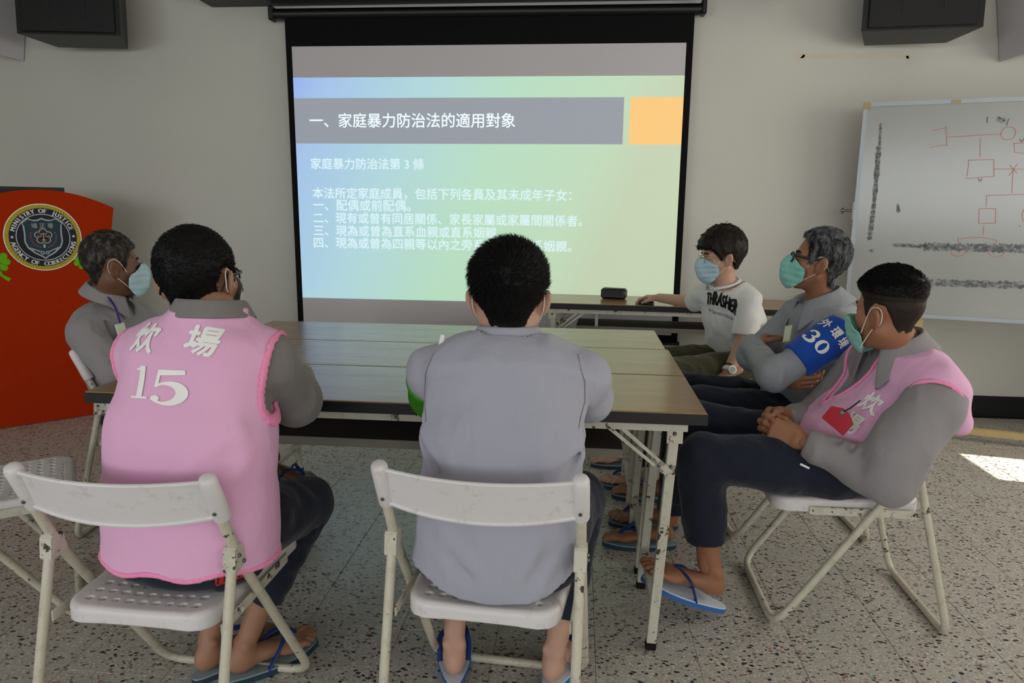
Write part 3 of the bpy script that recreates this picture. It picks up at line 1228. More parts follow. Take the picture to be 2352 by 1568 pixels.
def slide_mat():  # projector light is put in as the slide's own emission
    m, nt, b = base_mat('slide_background', 0.8, 0.1)
    b.inputs['Base Color'].default_value = (.18, .18, .18, 1)
    pos = N(nt, 'ShaderNodeNewGeometry').outputs['Position']
    sx = N(nt, 'ShaderNodeSeparateXYZ')
    nt.links.new(pos, sx.inputs[0])
    # distance from the blue upper left corner, stretched
    ux = N(nt, 'ShaderNodeMapRange')
    ux.inputs[1].default_value, ux.inputs[2].default_value = XL, XR
    nt.links.new(sx.outputs[0], ux.inputs[0])
    uz = N(nt, 'ShaderNodeMapRange')
    uz.inputs[1].default_value, uz.inputs[2].default_value = .67, 2.07
    nt.links.new(sx.outputs[2], uz.inputs[0])
    ad = N(nt, 'ShaderNodeMath', operation='MULTIPLY_ADD')
    nt.links.new(uz.outputs[0], ad.inputs[0])
    ad.inputs[1].default_value = -0.24
    ad2 = N(nt, 'ShaderNodeMath', operation='ADD')
    nt.links.new(ux.outputs[0], ad.inputs[2])
    nt.links.new(ad.outputs[0], ad2.inputs[0])
    ad2.inputs[1].default_value = 0.24
    cr = N(nt, 'ShaderNodeValToRGB')
    el = cr.color_ramp.elements
    for _ in range(4):
        el.new(.5)
    for i, (p, c) in enumerate(((0.0, (142, 172, 240)), (.10, (156, 192, 232)), (.34, (170, 212, 218)), (.60, (178, 220, 190)), (.86, (186, 216, 182)), (1.15, (190, 205, 172)))):
        el[i].position = min(1, p)
        el[i].color = (*lin(c), 1)
    nt.links.new(ad2.outputs[0], cr.inputs[0])
    nt.links.new(cr.outputs[0], b.inputs['Emission Color'])
    b.inputs['Emission Strength'].default_value = 1.0
    return m


M['slide'] = slide_mat()
M['slide_bar'] = emissive('slide_title_bar', (136, 143, 154), .2, .9)
M['slide_orange'] = emissive('slide_orange', (248, 196, 112), .15, .95)
M['slide_text'] = emissive('slide_title_text', (226, 240, 246), .15, 1.0)
M['slide_text2'] = emissive('slide_body_text', (210, 234, 238), .15, .95)
M['slide_icon'] = emissive('slide_icons', (172, 206, 214), .15, .95)
fr = lambda y: ((0, SY - y, 0), (1, 0, 0), (0, 0, 1), (0, -1, 0))
rect = lambda x0, x1, z0, z1: ([(x0, z0), (x1, z0), (x1, z1), (x0, z1)], [(0, 1, 2, 3)])
sl = flat_print(rect(XL, XR, .676, 2.073), fr(0), 'projected_slide', M['slide'], scr, so, .0012)
flat_print(rect(XL, .244, 1.671, 1.949), fr(0), 'title_bar', M['slide_bar'], sl, so, .0022)
flat_print(rect(.281, XR, 1.671, 1.949), fr(0), 'orange_block', M['slide_orange'], sl, so, .0022)



TX = [
    ('一、家庭暴力防治法的適用對象', -1.7376, 1.3155, 1.7693, 'slide_text', .010),
    ('家庭暴力防治法第 3 條', -1.7399, 0.7394, 1.512, 'slide_text2', .012),
    ('本法所定家庭成員，包括下列各員及其未成年子女：', -1.7362, 1.6735, 1.3245, 'slide_text2', .012),
    ('一、配偶或前配偶。', -1.7364, 0.6444, 1.2493, 'slide_text2', .012),
    ('二、現有或曾有同居關係、家長家屬或家屬間關係者。', -1.7369, 1.7467, 1.1681, 'slide_text2', .012),
    ('三、現為或曾為直系血親或直系姻親。', -1.7374, 1.2304, 1.0862, 'slide_text2', .012),
    ('四、現為或曾為四親等以內之旁系血親或旁系姻親。', -1.7407, 1.6859, 1.0067, 'slide_text2', .012),
]
for body_, ax, wd, az, mt, bold in TX:
    g = text_box(body_, w=wd, bold=bold, pos=(ax, az))
    flat_print(g, fr(0), 'lettering', M[mt], sl, so, .003)
g = None
for k in range(5):
    cx, cz = -1.7924 + k * 0.0748, 0.6972
    ring = stroke2d(arc(cx, cz, .018, 0, 2 * math.pi, 20), [.003] * 21)
    mark = [stroke2d([(cx - .006, cz - .007), (cx - .006, cz + .007), (cx + .008, cz), (cx - .006, cz - .007)], [.004] * 4),
            stroke2d([(cx - .008, cz - .008), (cx + .008, cz + .008)], [.005] * 2),
            join2d(rect(cx - .008, cx - .001, cz, cz + .008), rect(cx + .001, cx + .008, cz - .008, cz - .001)),
            join2d(stroke2d(arc(cx - .002, cz + .002, .006, 0, 6.28, 12), [.003] * 13), stroke2d([(cx + .003, cz - .003), (cx + .009, cz - .009)], [.003] * 2)),
            join2d(*[stroke2d(arc(cx + q, cz, .0012, 0, 6.28, 6), [.002] * 7) for q in (-.008, 0, .008)])][k]
    g = join2d(ring, mark) if g is None else join2d(g, ring, mark)
flat_print(g, fr(0), 'toolbar_icons', M['slide_icon'], sl, so, .003)

# long housing above the screen
tag(MB().box((-.635, 4.575, 2.60), (3.50, .24, .17), bev=.012).build('screen_housing', M['grey_box']), 'long dark grey housing box above the projection screen', 'housing')


# ------------------------------------------------------------------ wall speakers
def speaker(name, label, x, z0, w, h, d, yaw, mat, front):
    root = empty(name, (x, 4.44, z0))
    tag(root, label, 'speaker')
    R = Matrix.Rotation(yaw, 3, 'Z') @ Matrix.Rotation(math.radians(-4), 3, 'X')
    P = lambda q: tuple(R @ Vector(q))
    V = []
    bk = w * .36
    prof = [(-w / 2, -d / 2), (w / 2, -d / 2), (bk, d / 2), (-bk, d / 2)]
    MB().prism(prof, (P((0, 0, 0)), P((1, 0, 0)), P((0, 1, 0)), P((0, 0, 1))), 0, h).build('cabinet', mat, root)
    MB().box(P((0, -d / 2 - .006, h / 2)), (w * .90, .012, h * .94), R, .005).build('grille', front, root)
    for s in (-.17, .17):
        MB().box(P((s * w, -d / 2 - .0135, h * .55)), (.003, .003, h * .7), R).build('trim_line', M['grey_box'], root)
    MB().box((0, .19, h * .5), (.07, .14, .12), None, .004).build('wall_bracket', M['black_plastic'], root)
    return root


speaker('wall_speaker', 'black box speaker on the wall above the orange lectern', -3.105, 2.262, .60, .40, .28, math.radians(9), M['black_plastic'], M['black_edge'])
speaker('wall_speaker', 'black box speaker on the wall above the whiteboard corner', 1.815, 2.240, .60, .41, .28, math.radians(-7), M['black_plastic'], M['black_edge'])


def horn(label, x, z, s):
    root = empty('horn_speaker', (x, 4.55, z))
    tag(root, label, 'speaker')
    fr2 = ((0, -.08, 0), (1, 0, 0), (0, 0, 1), (0, 1, 0))
    poly = [(0, 0), (s * .17, .05), (s * .30, .30), (s * .30, .62), (-s * .02, .62), (-s * .06, .34)]
    MB().prism(poly, fr2, -.10, .22).build('shell', M['white_box'], root)
    MB().box((s * .17, -.20, .36), (.13, .04, .34), None, .012).build('grille', M['white_box'], root)
    MB().lathe([(.006, 0), (.006, .004), (.003, .006)], (s * .05, -.181, .14), (0, -1, 0), 10).build('screw', M['screw'], root, True)


horn('pale grey speaker at the far left edge of the wall beside a black one', -3.70, 2.20, -1)
horn('pale grey speaker at the far right edge of the wall above the whiteboard', 2.42, 2.15, 1)

# ------------------------------------------------------------------ lectern with emblem
LA, LB = Vector((-3.291, 3.674, 0)), Vector((-2.948, 4.011, 0))
lu = (LB - LA).normalized()
ln = Vector((lu.y, -lu.x, 0))                # towards the room
lec = empty('lectern', LB)
tag(lec, 'orange lectern with an arched top and round emblem beside the wall', 'lectern')
lof = tuple(LB)
LO = Vector((-3.068, 3.893, 0))              # under the emblem centre
hw = .455
lf = (LO, lu, (0, 0, 1), ln)
# the right edge leans a little inwards at the foot
right_t, right_b = (Vector((-2.800, 4.152, 0)) - LO).dot(lu), (LB - LO).dot(lu)
poly = [(right_b, .003), (right_t, 1.254)]
for i in range(1, 20):
    x = right_t - (2 * right_t) * i / 20
    poly.append((x, 1.254 + .100 * (1 - (x / right_t) ** 2)))
poly += [(-right_t, 1.254), (-right_t * 1.10, .003)]
MB().prism(poly, lf, -.028, 0).build('front_panel', M['orange'], lec, off=lof)
for s in (-1, 1):
    MB().prism([(s * .30, .003), (s * .30, 1.0), (s * .28, 1.0), (s * .28, .003)], lf, -.42, -.028).build('side_panel', M['wood'], lec, off=lof)
MB().prism([(-.31, 1.0), (.31, 1.0), (.31, 1.025), (-.31, 1.025)], lf, -.44, -.028).build('desk_top', M['wood'], lec, off=lof)
disc = lambda r, n=48: ([(r * math.cos(2 * math.pi * k / n), r * math.sin(2 * math.pi * k / n)) for k in range(n)], [tuple(range(n))])
ef = (LO + Vector((0, 0, 1.086)), lu, (0, 0, 1), ln)
ER = .190
emb = MB().prism(disc(ER)[0], ef, 0, .004).build('emblem', M['white_print'], lec, off=lof)
flat_print(disc(ER * .975), ef, 'rope_ring', M['yellow_rope'], emb, lof, .0046)
g = None
for k in range(80):
    a = 2 * math.pi * k / 80
    s_ = stroke2d([(ER * .875 * math.cos(a), ER * .875 * math.sin(a)), (ER * .97 * math.cos(a + .05), ER * .97 * math.sin(a + .05))], [.0018, .0018])
    g = s_ if g is None else join2d(g, s_)
flat_print(g, ef, 'rope_strands', M['brown_print'], emb, lof, .005)
flat_print(disc(ER * .87), ef, 'dark_ring', M['navy_print'], emb, lof, .0052)
flat_print(disc(ER * .70), ef, 'inner_ring', M['silver_print'], emb, lof, .0056)
flat_print(disc(ER * .672), ef, 'inner_disc', M['navy_print'], emb, lof, .0060)
shield = [(0, .56), (.10, .51), (.22, .50), (.36, .56), (.50, .44), (.46, .34), (.45, .1), (.46, -.12), (.40, -.30), (.24, -.46), (.08, -.56), (0, -.63)]
shield = [(x * 1.08, y * 1.04) for x, y in shield] + [(-x * 1.08, y * 1.04) for x, y in reversed(shield[1:-1])]
flat_print(([(x * ER, y * ER) for x, y in shield], [tuple(range(len(shield)))]), ef, 'shield_edge', M['silver_print'], emb, lof, .0064)
flat_print(([(x * ER * .92, y * ER * .925) for x, y in shield], [tuple(range(len(shield)))]), ef, 'shield', M['teal_print'], emb, lof, .0068)
fl, fl2 = [], []
for k in range(5):
    a = math.pi / 2 + 2 * math.pi * k / 5
    fl.append(shift2d(disc(.105 * ER, 20), .135 * ER * math.cos(a), .135 * ER * math.sin(a) + .03 * ER))
    fl2.append(shift2d(disc(.080 * ER, 20), .135 * ER * math.cos(a), .135 * ER * math.sin(a) + .03 * ER))
flat_print(join2d(shift2d(disc(.14 * ER, 24), 0, .03 * ER), *fl), ef, 'blossom_edge', M['silver_print'], emb, lof, .0072)
flat_print(join2d(shift2d(disc(.12 * ER, 24), 0, .03 * ER), *fl2), ef, 'blossom', M['brown_print'], emb, lof, .0076)
q = lambda *p: [(x * ER, y * ER) for x, y in p]
bal = join2d(stroke2d(q((0, -.08), (0, .14)), [.004] * 2), stroke2d(q((-.10, .10), (.10, .10)), [.004] * 2), stroke2d(q((-.05, -.08), (.05, -.08)), [.006] * 2),
             stroke2d([(x * ER - .10 * ER, y * ER) for x, y in arc(0, .06, .045, math.pi, 2 * math.pi, 8)], [.004] * 9), stroke2d([(x * ER + .10 * ER, y * ER) for x, y in arc(0, .06, .045, math.pi, 2 * math.pi, 8)], [.004] * 9))
keys = None
for s in (-1, 1):
    kk = join2d(stroke2d(q((s * .38, -.30), (s * .08, -.44)), [.006] * 2), stroke2d([(x * ER, y * ER) for x, y in arc(s * .06, -.46, .04, 0, 6.28, 12)], [.005] * 13),
                stroke2d(q((s * .36, -.31), (s * .34, -.37)), [.005] * 2), stroke2d(q((s * .31, -.335), (s * .29, -.39)), [.005] * 2))
    keys = kk if keys is None else join2d(keys, kk)
flat_print(join2d(bal, keys, rect(-.03 * ER, .03 * ER, -.31 * ER, -.21 * ER)), ef, 'scales_and_keys', M['silver_print'], emb, lof, .0080)
wr_ = None
for s in (-1, 1):
    for k in range(8):
        a = math.radians(-75 + k * 13)
        x, y = s * .33 * math.cos(a), .02 + .33 * math.sin(a)
        for t in (-.5, .6):
            b = a + math.pi / 2 + t
            s_ = stroke2d(q((x, y), (x + s * .06 * math.cos(b), y + .06 * math.sin(b))), [.005, .001])
            wr_ = s_ if wr_ is None else join2d(wr_, s_)
flat_print(wr_, ef, 'laurel', M['pink_print'], emb, lof, .0074)
cj = text_box('矯正署', h=.145 * ER, bold=.02, spacing=1.6)
wj = max(p[0] for p in cj[0])
flat_print(shift2d(cj, -wj / 2, .275 * ER), ef, 'lettering', M['silver_print'], emb, lof, .0074)


def ring_text(body, r, a_mid, span, size, inward):
    out = None
    n = len(body)
    for i, chx in enumerate(body):
        if chx == ' ':
            continue
        V, F = text2d(chx, size)
        V, F = join2d(*[shift2d((V, F), q_ * size * .05, 0) for q_ in (-1, 0, 1)])
        xs = [p[0] for p in V]
        cx = (min(xs) + max(xs)) / 2
        t = (i + .5) / n - .5
        a = a_mid - t * span if not inward else a_mid + t * span
        G = []
        for x, y in V:
            x -= cx
            x *= .9
            if not inward:
                G.append(((r + y) * math.cos(a) + x * math.sin(a), (r + y) * math.sin(a) - x * math.cos(a)))
            else:
                rr = r - y
                G.append((rr * math.cos(a) - x * math.sin(a), rr * math.sin(a) + x * math.cos(a)))
        out = (G, F) if out is None else join2d(out, (G, F))
    return out


rt = join2d(ring_text('MINISTRY OF JUSTICE', ER * .725, math.pi / 2, math.radians(150), ER * .178, False),
            ring_text('AGENCY OF CORRECTIONS', ER * .850, -math.pi / 2, math.radians(162), ER * .178, True))
star = lambda cx, cy, r: ([(cx + r * (1 if k % 2 == 0 else .42) * math.cos(math.pi / 2 + k * math.pi / 5), cy + r * (1 if k % 2 == 0 else .42) * math.sin(math.pi / 2 + k * math.pi / 5)) for k in range(10)], [tuple(range(10))])
flat_print(join2d(rt, star(-.785 * ER, .02 * ER, .05 * ER), star(.785 * ER, .02 * ER, .05 * ER)), ef, 'lettering', M['white_print'], emb, lof, .0058)


def clover(x, z, s, rot):
    G = None
    for k in range(4):
        a = rot + k * math.pi / 2
        heart = []
        for i in range(24):
            t = 2 * math.pi * i / 24
            hx = 16 * math.sin(t) ** 3 / 17
            hy = (13 * math.cos(t) - 5 * math.cos(2 * t) - 2 * math.cos(3 * t) - math.cos(4 * t)) / 17
            hx, hy = hx * .56 * s, (hy + 1.0) * .52 * s
            heart.append((x + hx * math.cos(a) - hy * math.sin(a), z + hx * math.sin(a) + hy * math.cos(a)))
        mb = MB()
        G = (heart, [tuple(range(24))]) if G is None else join2d(G, (heart, [tuple(range(24))]))
    m_ = MB()
    for f_ in G[1]:
        m_.prism([G[0][i] for i in f_], lf, 0, .003)
    stem = stroke2d([(x, z), (x + .02 * s * 10, z - .55 * s * 2), (x + .05, z - s * 1.55)], [.012, .014, .022])
    for f_ in stem[1]:
        m_.prism([stem[0][i] for i in f_], lf, 0, .003)
    m_.build('clover_cutout', M['green_leaf'], lec, off=lof)


clover(-.232, .955, .068, .35)
clover(.188, .950, .060, .1)
# monitor standing on the lectern desk behind the arch
mon = empty('monitor', LO - ln * .26 + Vector((0, 0, 1.025)))
tag(mon, 'black flat monitor standing behind the arched top of the orange lectern', 'monitor')
mo = tuple(mon.location)
mf = (LO - ln * .24 + lu * (-.055), lu, (0, 0, 1), ln)
MB().prism([(-.215, 1.085), (.215, 1.085), (.215, 1.372), (-.215, 1.372)], mf, -.03, 0).build('housing', M['black_plastic'], mon, off=mo)
MB().prism([(-.03, 1.03), (.03, 1.03), (.03, 1.15), (-.03, 1.15)], mf, -.045, -.03).build('stand_neck', M['black_plastic'], mon, off=mo)
MB().prism([(-.11, 1.026), (.11, 1.026), (.11, 1.036), (-.11, 1.036)], mf, -.11, .04).build('stand_base', M['black_plastic'], mon, off=mo)

# ------------------------------------------------------------------ whiteboard on its wooden stand
B0 = Vector((1.578, 4.41, 0))
bu = Vector((.727, -.223, 0)).normalized()
bn = Vector((-bu.y * -1, 0, 0))
bn = Vector((bu.y, -bu.x, 0))
wb = empty('whiteboard', B0 + bu * .9)
tag(wb, 'large whiteboard with a red family diagram on a wooden stand', 'whiteboard')
wo = tuple(wb.location)
WZ0, WZ1, WL = .684, 1.884, 1.80
wf = (B0, bu, (0, 0, 1), bn)
pr = lambda mb, x0, x1, z0, z1, t0, t1: mb.prism([(x0, z0), (x1, z0), (x1, z1), (x0, z1)], wf, t0, t1)
pr(MB(), .01, WL - .01, WZ0 + .01, WZ1 - .01, -.012, 0).build('panel', M['board'], wb, off=wo)
for a in ((0, WL, WZ1 - .022, WZ1), (0, WL, WZ0, WZ0 + .022), (0, .022, WZ0 + .022, WZ1 - .022), (WL - .022, WL, WZ0 + .022, WZ1 - .022)):
    pr(MB(), *a, -.016, .006).build('frame_strip', M['alu'], wb, off=wo)
for x0, z0 in ((-.002, WZ1 - .036), (-.002, WZ0 - .002), (WL - .036, WZ1 - .036), (WL - .036, WZ0 - .002)):
    pr(MB(), x0, x0 + .038, z0, z0 + .038, -.018, .008).build('corner_cap', M['tan_plastic'], wb, off=wo)
pr(MB(), .43, .475, WZ1 - .02, WZ1 - .004, .006, .010).build('frame_clip', M['tan_plastic'], wb, off=wo)
pr(MB(), -.008, .004, 1.235, 1.335, -.012, .004).build('pivot_plate', M['screw'], wb, off=wo)
c0 = B0 - bu * .008 + Vector((0, 0, 1.285))
MB().lathe([(.007, 0), (.007, .045), (.016, .045), (.016, .056), (.008, .06)], c0, -bu, 12).build('pivot_knob', M['screw'], wb, True, off=wo)
# stand: two uprights behind, a foot bar low above the floor and feet
for xx in (.40, 1.42):
    MB().prism([(xx - .02, .02), (xx + .02, .02), (xx + .02, 1.80), (xx - .02, 1.80)], wf, -.052, -.017).build('upright', M['pine'], wb, off=wo)
    MB().prism([(xx - .02, .003), (xx + .02, .003), (xx + .02, .04), (xx - .02, .04)], wf, -.26, .24).build('foot', M['pine'], wb, off=wo)
MB().prism([(.10, .040), (1.75, .040), (1.75, .074), (.10, .074)], wf, .02, .06).build('foot_bar', M['pine'], wb, off=wo)



RED = [[(0.3576, 1.7226), (0.4207, 1.7369)], [(0.4177, 1.7462), (0.4331, 1.6397)], [(0.3499, 1.6345), (0.4347, 1.6443)], [(0.4303, 1.686), (0.6841, 1.6976)], [(0.5866, 1.6775), (0.5959, 1.5769)],
       [(0.547, 1.5592), (0.5459, 1.4758)], [(0.5386, 1.5616), (0.6616, 1.5645)], [(0.6616, 1.5645), (0.6719, 1.4751)], [(0.5369, 1.4642), (0.6719, 1.4751)], [(0.6674, 1.5141), (0.8117, 1.5128)],
       [(0.7554, 1.5087), (0.7637, 1.3876)], [(0.7411, 1.4792), (0.7713, 1.5403)], [(0.7364, 1.5362), (0.7753, 1.4904)], [(0.6492, 1.3734), (0.8275, 1.3809)], [(0.6492, 1.3734), (0.6537, 1.3151)],
       [(0.6227, 1.3007), (0.6293, 1.2231)], [(0.6273, 1.2231), (0.7083, 1.2269)], [(0.6995, 1.3039), (0.7083, 1.2269)], [(0.6225, 1.3031), (0.7015, 1.3039)], [(0.6552, 1.2118), (0.6564, 1.1645)],
       [(0.5405, 1.1449), (0.5439, 1.1138)], [(0.5478, 1.1355), (0.6007, 1.1465), (0.6664, 1.1482), (0.7252, 1.1332)], [(0.7252, 1.1332), (0.7233, 1.1142)],
       [(0.7428, 1.649), (0.7526, 1.5993), (0.802, 1.5939)], [(0.7434, 1.6445), (0.7953, 1.65)]]
g = None
for pl in RED:
    pts = pl
    s_ = stroke2d(pts, [.003] * len(pts))
    g = s_ if g is None else join2d(g, s_)
for cx, cz, rx, rz, a0, a1 in ((0.7115, 1.6991, 0.0334, -0.0338, 0, 6.28), (0.5491, 1.0657, 0.0354, -0.0241, -0.4, 3.4), (0.7302, 1.0717, 0.0363, -0.0284, -0.4, 3.4), (0.846, 1.2756, 0.0215, -0.0392, 1.6, 4.7)):
    pts = [(cx + rx * math.cos(a0 + (a1 - a0) * i / 20), cz + rz * math.sin(a0 + (a1 - a0) * i / 20)) for i in range(21)]
    g = join2d(g, stroke2d(pts, [.003] * 21))
flat_print(g, wf, 'red_marker_diagram', M['red_marker'], wb, wo, .0012)
g = None
for pl in ([(0.6063, 1.7876), (0.6079, 1.7561)], [(0.6004, 1.4639), (0.6104, 1.4476), (0.6187, 1.4638)], [(0.6989, 1.7397), (0.7007, 1.7575), (0.7065, 1.7752)], [(0.7662, 1.6663), (0.7756, 1.6527), (0.7851, 1.6703)], [(0.8177, 1.215), (0.8222, 1.2104)]):
    pts = pl
    s_ = stroke2d(pts, [.004] * len(pts))
    g = s_ if g is None else join2d(g, s_)
flat_print(g, wf, 'grey_marker_ticks', M['grey_marker'], wb, wo, .0012)
g = None


def smear(p0, p1, w, n, keep, jit, seed):
    """strip of old tape residue with ragged edges; the material breaks it up"""
    rr = random.Random(seed)
    a, b = Vector((*p0, 0)), Vector((*p1, 0))
    k = max(4, n * 2)
    pts = [tuple(a.lerp(b, i / k)[:2]) for i in range(k + 1)]
    s2 = stroke2d(pts, [w * 1.5 * rr.uniform(.55, 1.1) * (.5 if i in (0, k) else 1) for i in range(k + 1)])
    flat_print(s2, wf, 'tape_residue', M['black_residue'], wb, wo, .0010)


smear((0.095, 1.7703), (0.1001, 1.6467), .010, 9, .45, .3, 1)
smear((0.0979, 1.6467), (0.1028, 1.3319), .020, 16, .72, .2, 2)
smear((0.1028, 1.3319), (0.0979, 1.1161), .018, 14, .55, .25, 3)
smear((0.2235, 1.3255), (0.2326, 1.2769), .014, 4, .8, .2, 4)
smear((0.1052, 1.0611), (0.1266, 1.0517), .012, 3, .8, .2, 5)
smear((0.6512, 1.7771), (0.6886, 1.7602), .020, 4, .9, .2, 6)
smear((0.2193, 1.0946), (0.3953, 1.09), .018, 8, .25, .3, 7)
smear((0.3737, 1.0893), (0.862, 1.0925), .034, 26, .75, .2, 8)
smear((0.4073, 0.8883), (0.8856, 0.8953), .030, 22, .85, .15, 9)
# old tape marks on the front wall
g = None
for (x0, z0), (x1, z1), w in (((1.25, 2.195), (1.92, 2.188), .026), ((1.27, 2.15), (1.31, 2.20), .014), ((1.90, 2.19), (1.93, 2.13), .014), ((1.42, 1.955), (1.62, 1.948), .008)):
    s_ = stroke2d([(x0, z0), (x1, z1)], [w, w])
    g = s_ if g is None else join2d(g, s_)
o = flat_print(g, ((0, RY1, 0), (1, 0, 0), (0, 0, 1), (0, -1, 0)), 'trim_1', plain('old_tape_stain', (206, 200, 180), .7, .2), None, (0, 0, 0), .0008)
o['kind'] = 'structure'

# ------------------------------------------------------------------ things on the desk below the screen
DR = Matrix.Rotation(math.radians(-3.2), 3, 'Z')
DP = lambda x, y, z=0: Vector((-.235, 4.145, .74)) + DR @ Vector((x, y, z))
sp = empty('portable_speaker', DP(.435, .285))
tag(sp, 'black portable speaker box on the desk in front of the screen', 'speaker')
mm = MB().box((0, 0, .034), (.152, .075, .064), Matrix.Rotation(math.radians(-16), 3, 'Z'), .012).build('case', M['black_plastic'], sp, True)
MB().box((0, 0, .034), (.136, .0765, .050), Matrix.Rotation(math.radians(-16), 3, 'Z'), .004).build('grille', M['black_edge'], sp)
tag(MB().box(DP(0.582, 0.254, .0012), (.095, .10, .0012), Matrix.Rotation(math.radians(-12), 3, 'Z')).build('paper_sheet', M['paper']), 'small white paper sheet lying on the desk beside the mouse', 'paper')


# ------------------------------------------------------------------ people
def frame(fwd, up=(0, 0, 1)):
    f = unit(fwd)
    u = np.array(up, float)
    u = unit(u - f * (u @ f))
    r = np.cross(f, u)
    return np.stack([r, f, u], 1)           # columns: right, forward, up


def rot(axis, deg):
    return np.array(Matrix.Rotation(math.radians(deg), 3, Vector(axis)))


def head_field(neck_l, h=0.0036, jaw=1.0, with_ears=True, neck_r=(.052, .060)):
    """skin of head and neck in head coordinates (x right, y forward, z up, eyes near z=0)"""
    lo = np.minimum([-.115, -.125, -.16], np.array(neck_l) - .075)
    hi = np.maximum([.115, .135, .135], np.array(neck_l) + .075)
    f = Field(lo, hi, h)
    f.add(ell((0, -.014, .030), (.0765, .0985, .088)))
    f.add(ell((0, .022, -.018), (.066 * jaw, .068, .088)), .03)
    f.add(cone((0, .058, -.094), (0, .030, -.080), .022, .034), .03)
    for s in (-1, 1):
        f.add(cone((s * .055 * jaw, -.008, -.055), (s * .022, .052, -.094), .019, .018), .03)
        f.add(ell((s * .046, .052, -.028), (.022, .022, .020)), .03)
        f.add(cone((s * .046, .068, .016), (s * .012, .082, .015), .010, .009), .016)
        f.sub(ell((s * .033, .096, -.004), (.020, .020, .014)), .014)
        f.add(ell((s * .033, .0715, -.004), (.0165, .0150, .0125)), .006)
        f.add(ell((s * .0125, .094, -.043), (.008, .010, .008)), .008)
    f.add(cone((0, .082, .006), (0, .1065, -.036), .0075, .0115), .012)
    f.add(cone((0, .0835, -.068), (.0, .0835, -.069), .012, .012), .014)
    f.add(cone((-.018, .078, -.067), (.018, .078, -.067), .008, .008), .01)
    f.add(cone((0, -.022, -.055), neck_l, neck_r[0], neck_r[1]), .03)
    if with_ears:
        for s in (-1, 1):
            R = rot((0, 1, 0), s * 9) @ rot((0, 0, 1), s * 32) @ rot((1, 0, 0), 14)
            f.add(ell((s * .0875, -.014, -.016), (.0080, .0210, .0350), R), .006)
            f.add(cone((s * .070, -.006, -.014), (s * .084, -.008, -.016), .014, .010), .006)
            f.add(ell((s * .077, -.004, -.038), (.006, .009, .011)), .005)
            f.sub(ell((s * .0955, -.008, -.016), (.0065, .0100, .018), R), .004)
            f.add(ell((s * .078, .003, -.018), (.006, .005, .008)), .004)
    return f


def skull_distance(neck_l, neck_r=.056, jaw=1.0):
    a = ell((0, -.014, .030), (.0765, .0985, .088))[0]
    b = cone((0, -.022, -.055), neck_l, .052, neck_r)[0]
    c = ell((0, .022, -.018), (.066 * jaw, .068, .088))[0]

    def f(X, Y, Z):
        d, e, g = a(X, Y, Z), b(X, Y, Z), c(X, Y, Z)
        k = .03
        h = np.clip(.5 + .5 * (d - e) / k, 0, 1)
        d = d + (e - d) * h - k * h * (1 - h)
        h = np.clip(.5 + .5 * (d - g) / k, 0, 1)
        return d + (g - d) * h - k * h * (1 - h)
    return f


CROP = [(.098, .150), (.094, .070), (.080, .058), (.055, .050), (.045, .020), (.036, -.004), (.030, -.022), (.020, -.022), (.016, .008), (-.004, .028), (-.036, .024), (-.050, -.010),
        (-.054, -.046), (-.064, -.082), (-.130, -.098), (-.20, .150)]


def hair_field(neck_l, poly, t_top, t_side, t_nape, h=.0034, bumpy=.0012, zr=(-.01, .085), tpow=1.0):
    sd = skull_distance(neck_l)
    f = Field((-.125, -.165, -.125), (.125, .150, .170), h)
    X, Y, Z = f.grid()
    k = np.clip((Z - zr[0]) / zr[1], 0, 1) ** tpow
    k2 = np.clip((Z + .09) / .08, 0, 1)
    t = t_nape + (t_side - t_nape) * k2 + (t_top - t_side) * k
    d = sd(X, Y, Z) - t
    p = poly2(poly, Y[0], Z[0])[None] if False else poly2(poly, np.broadcast_to(Y, (1, Y.shape[1], Z.shape[2])), np.broadcast_to(Z, (1, Y.shape[1], Z.shape[2])))
    r = .010
    a, b = d + r, p + r
    f.f = (np.sqrt(np.maximum(a, 0) ** 2 + np.maximum(b, 0) ** 2) + np.minimum(np.maximum(a, b), 0) - r).astype(np.float32)
    f.wrinkle(bumpy, 42.0, (1, 1, .5), 3.0, .4, .02)
    return f


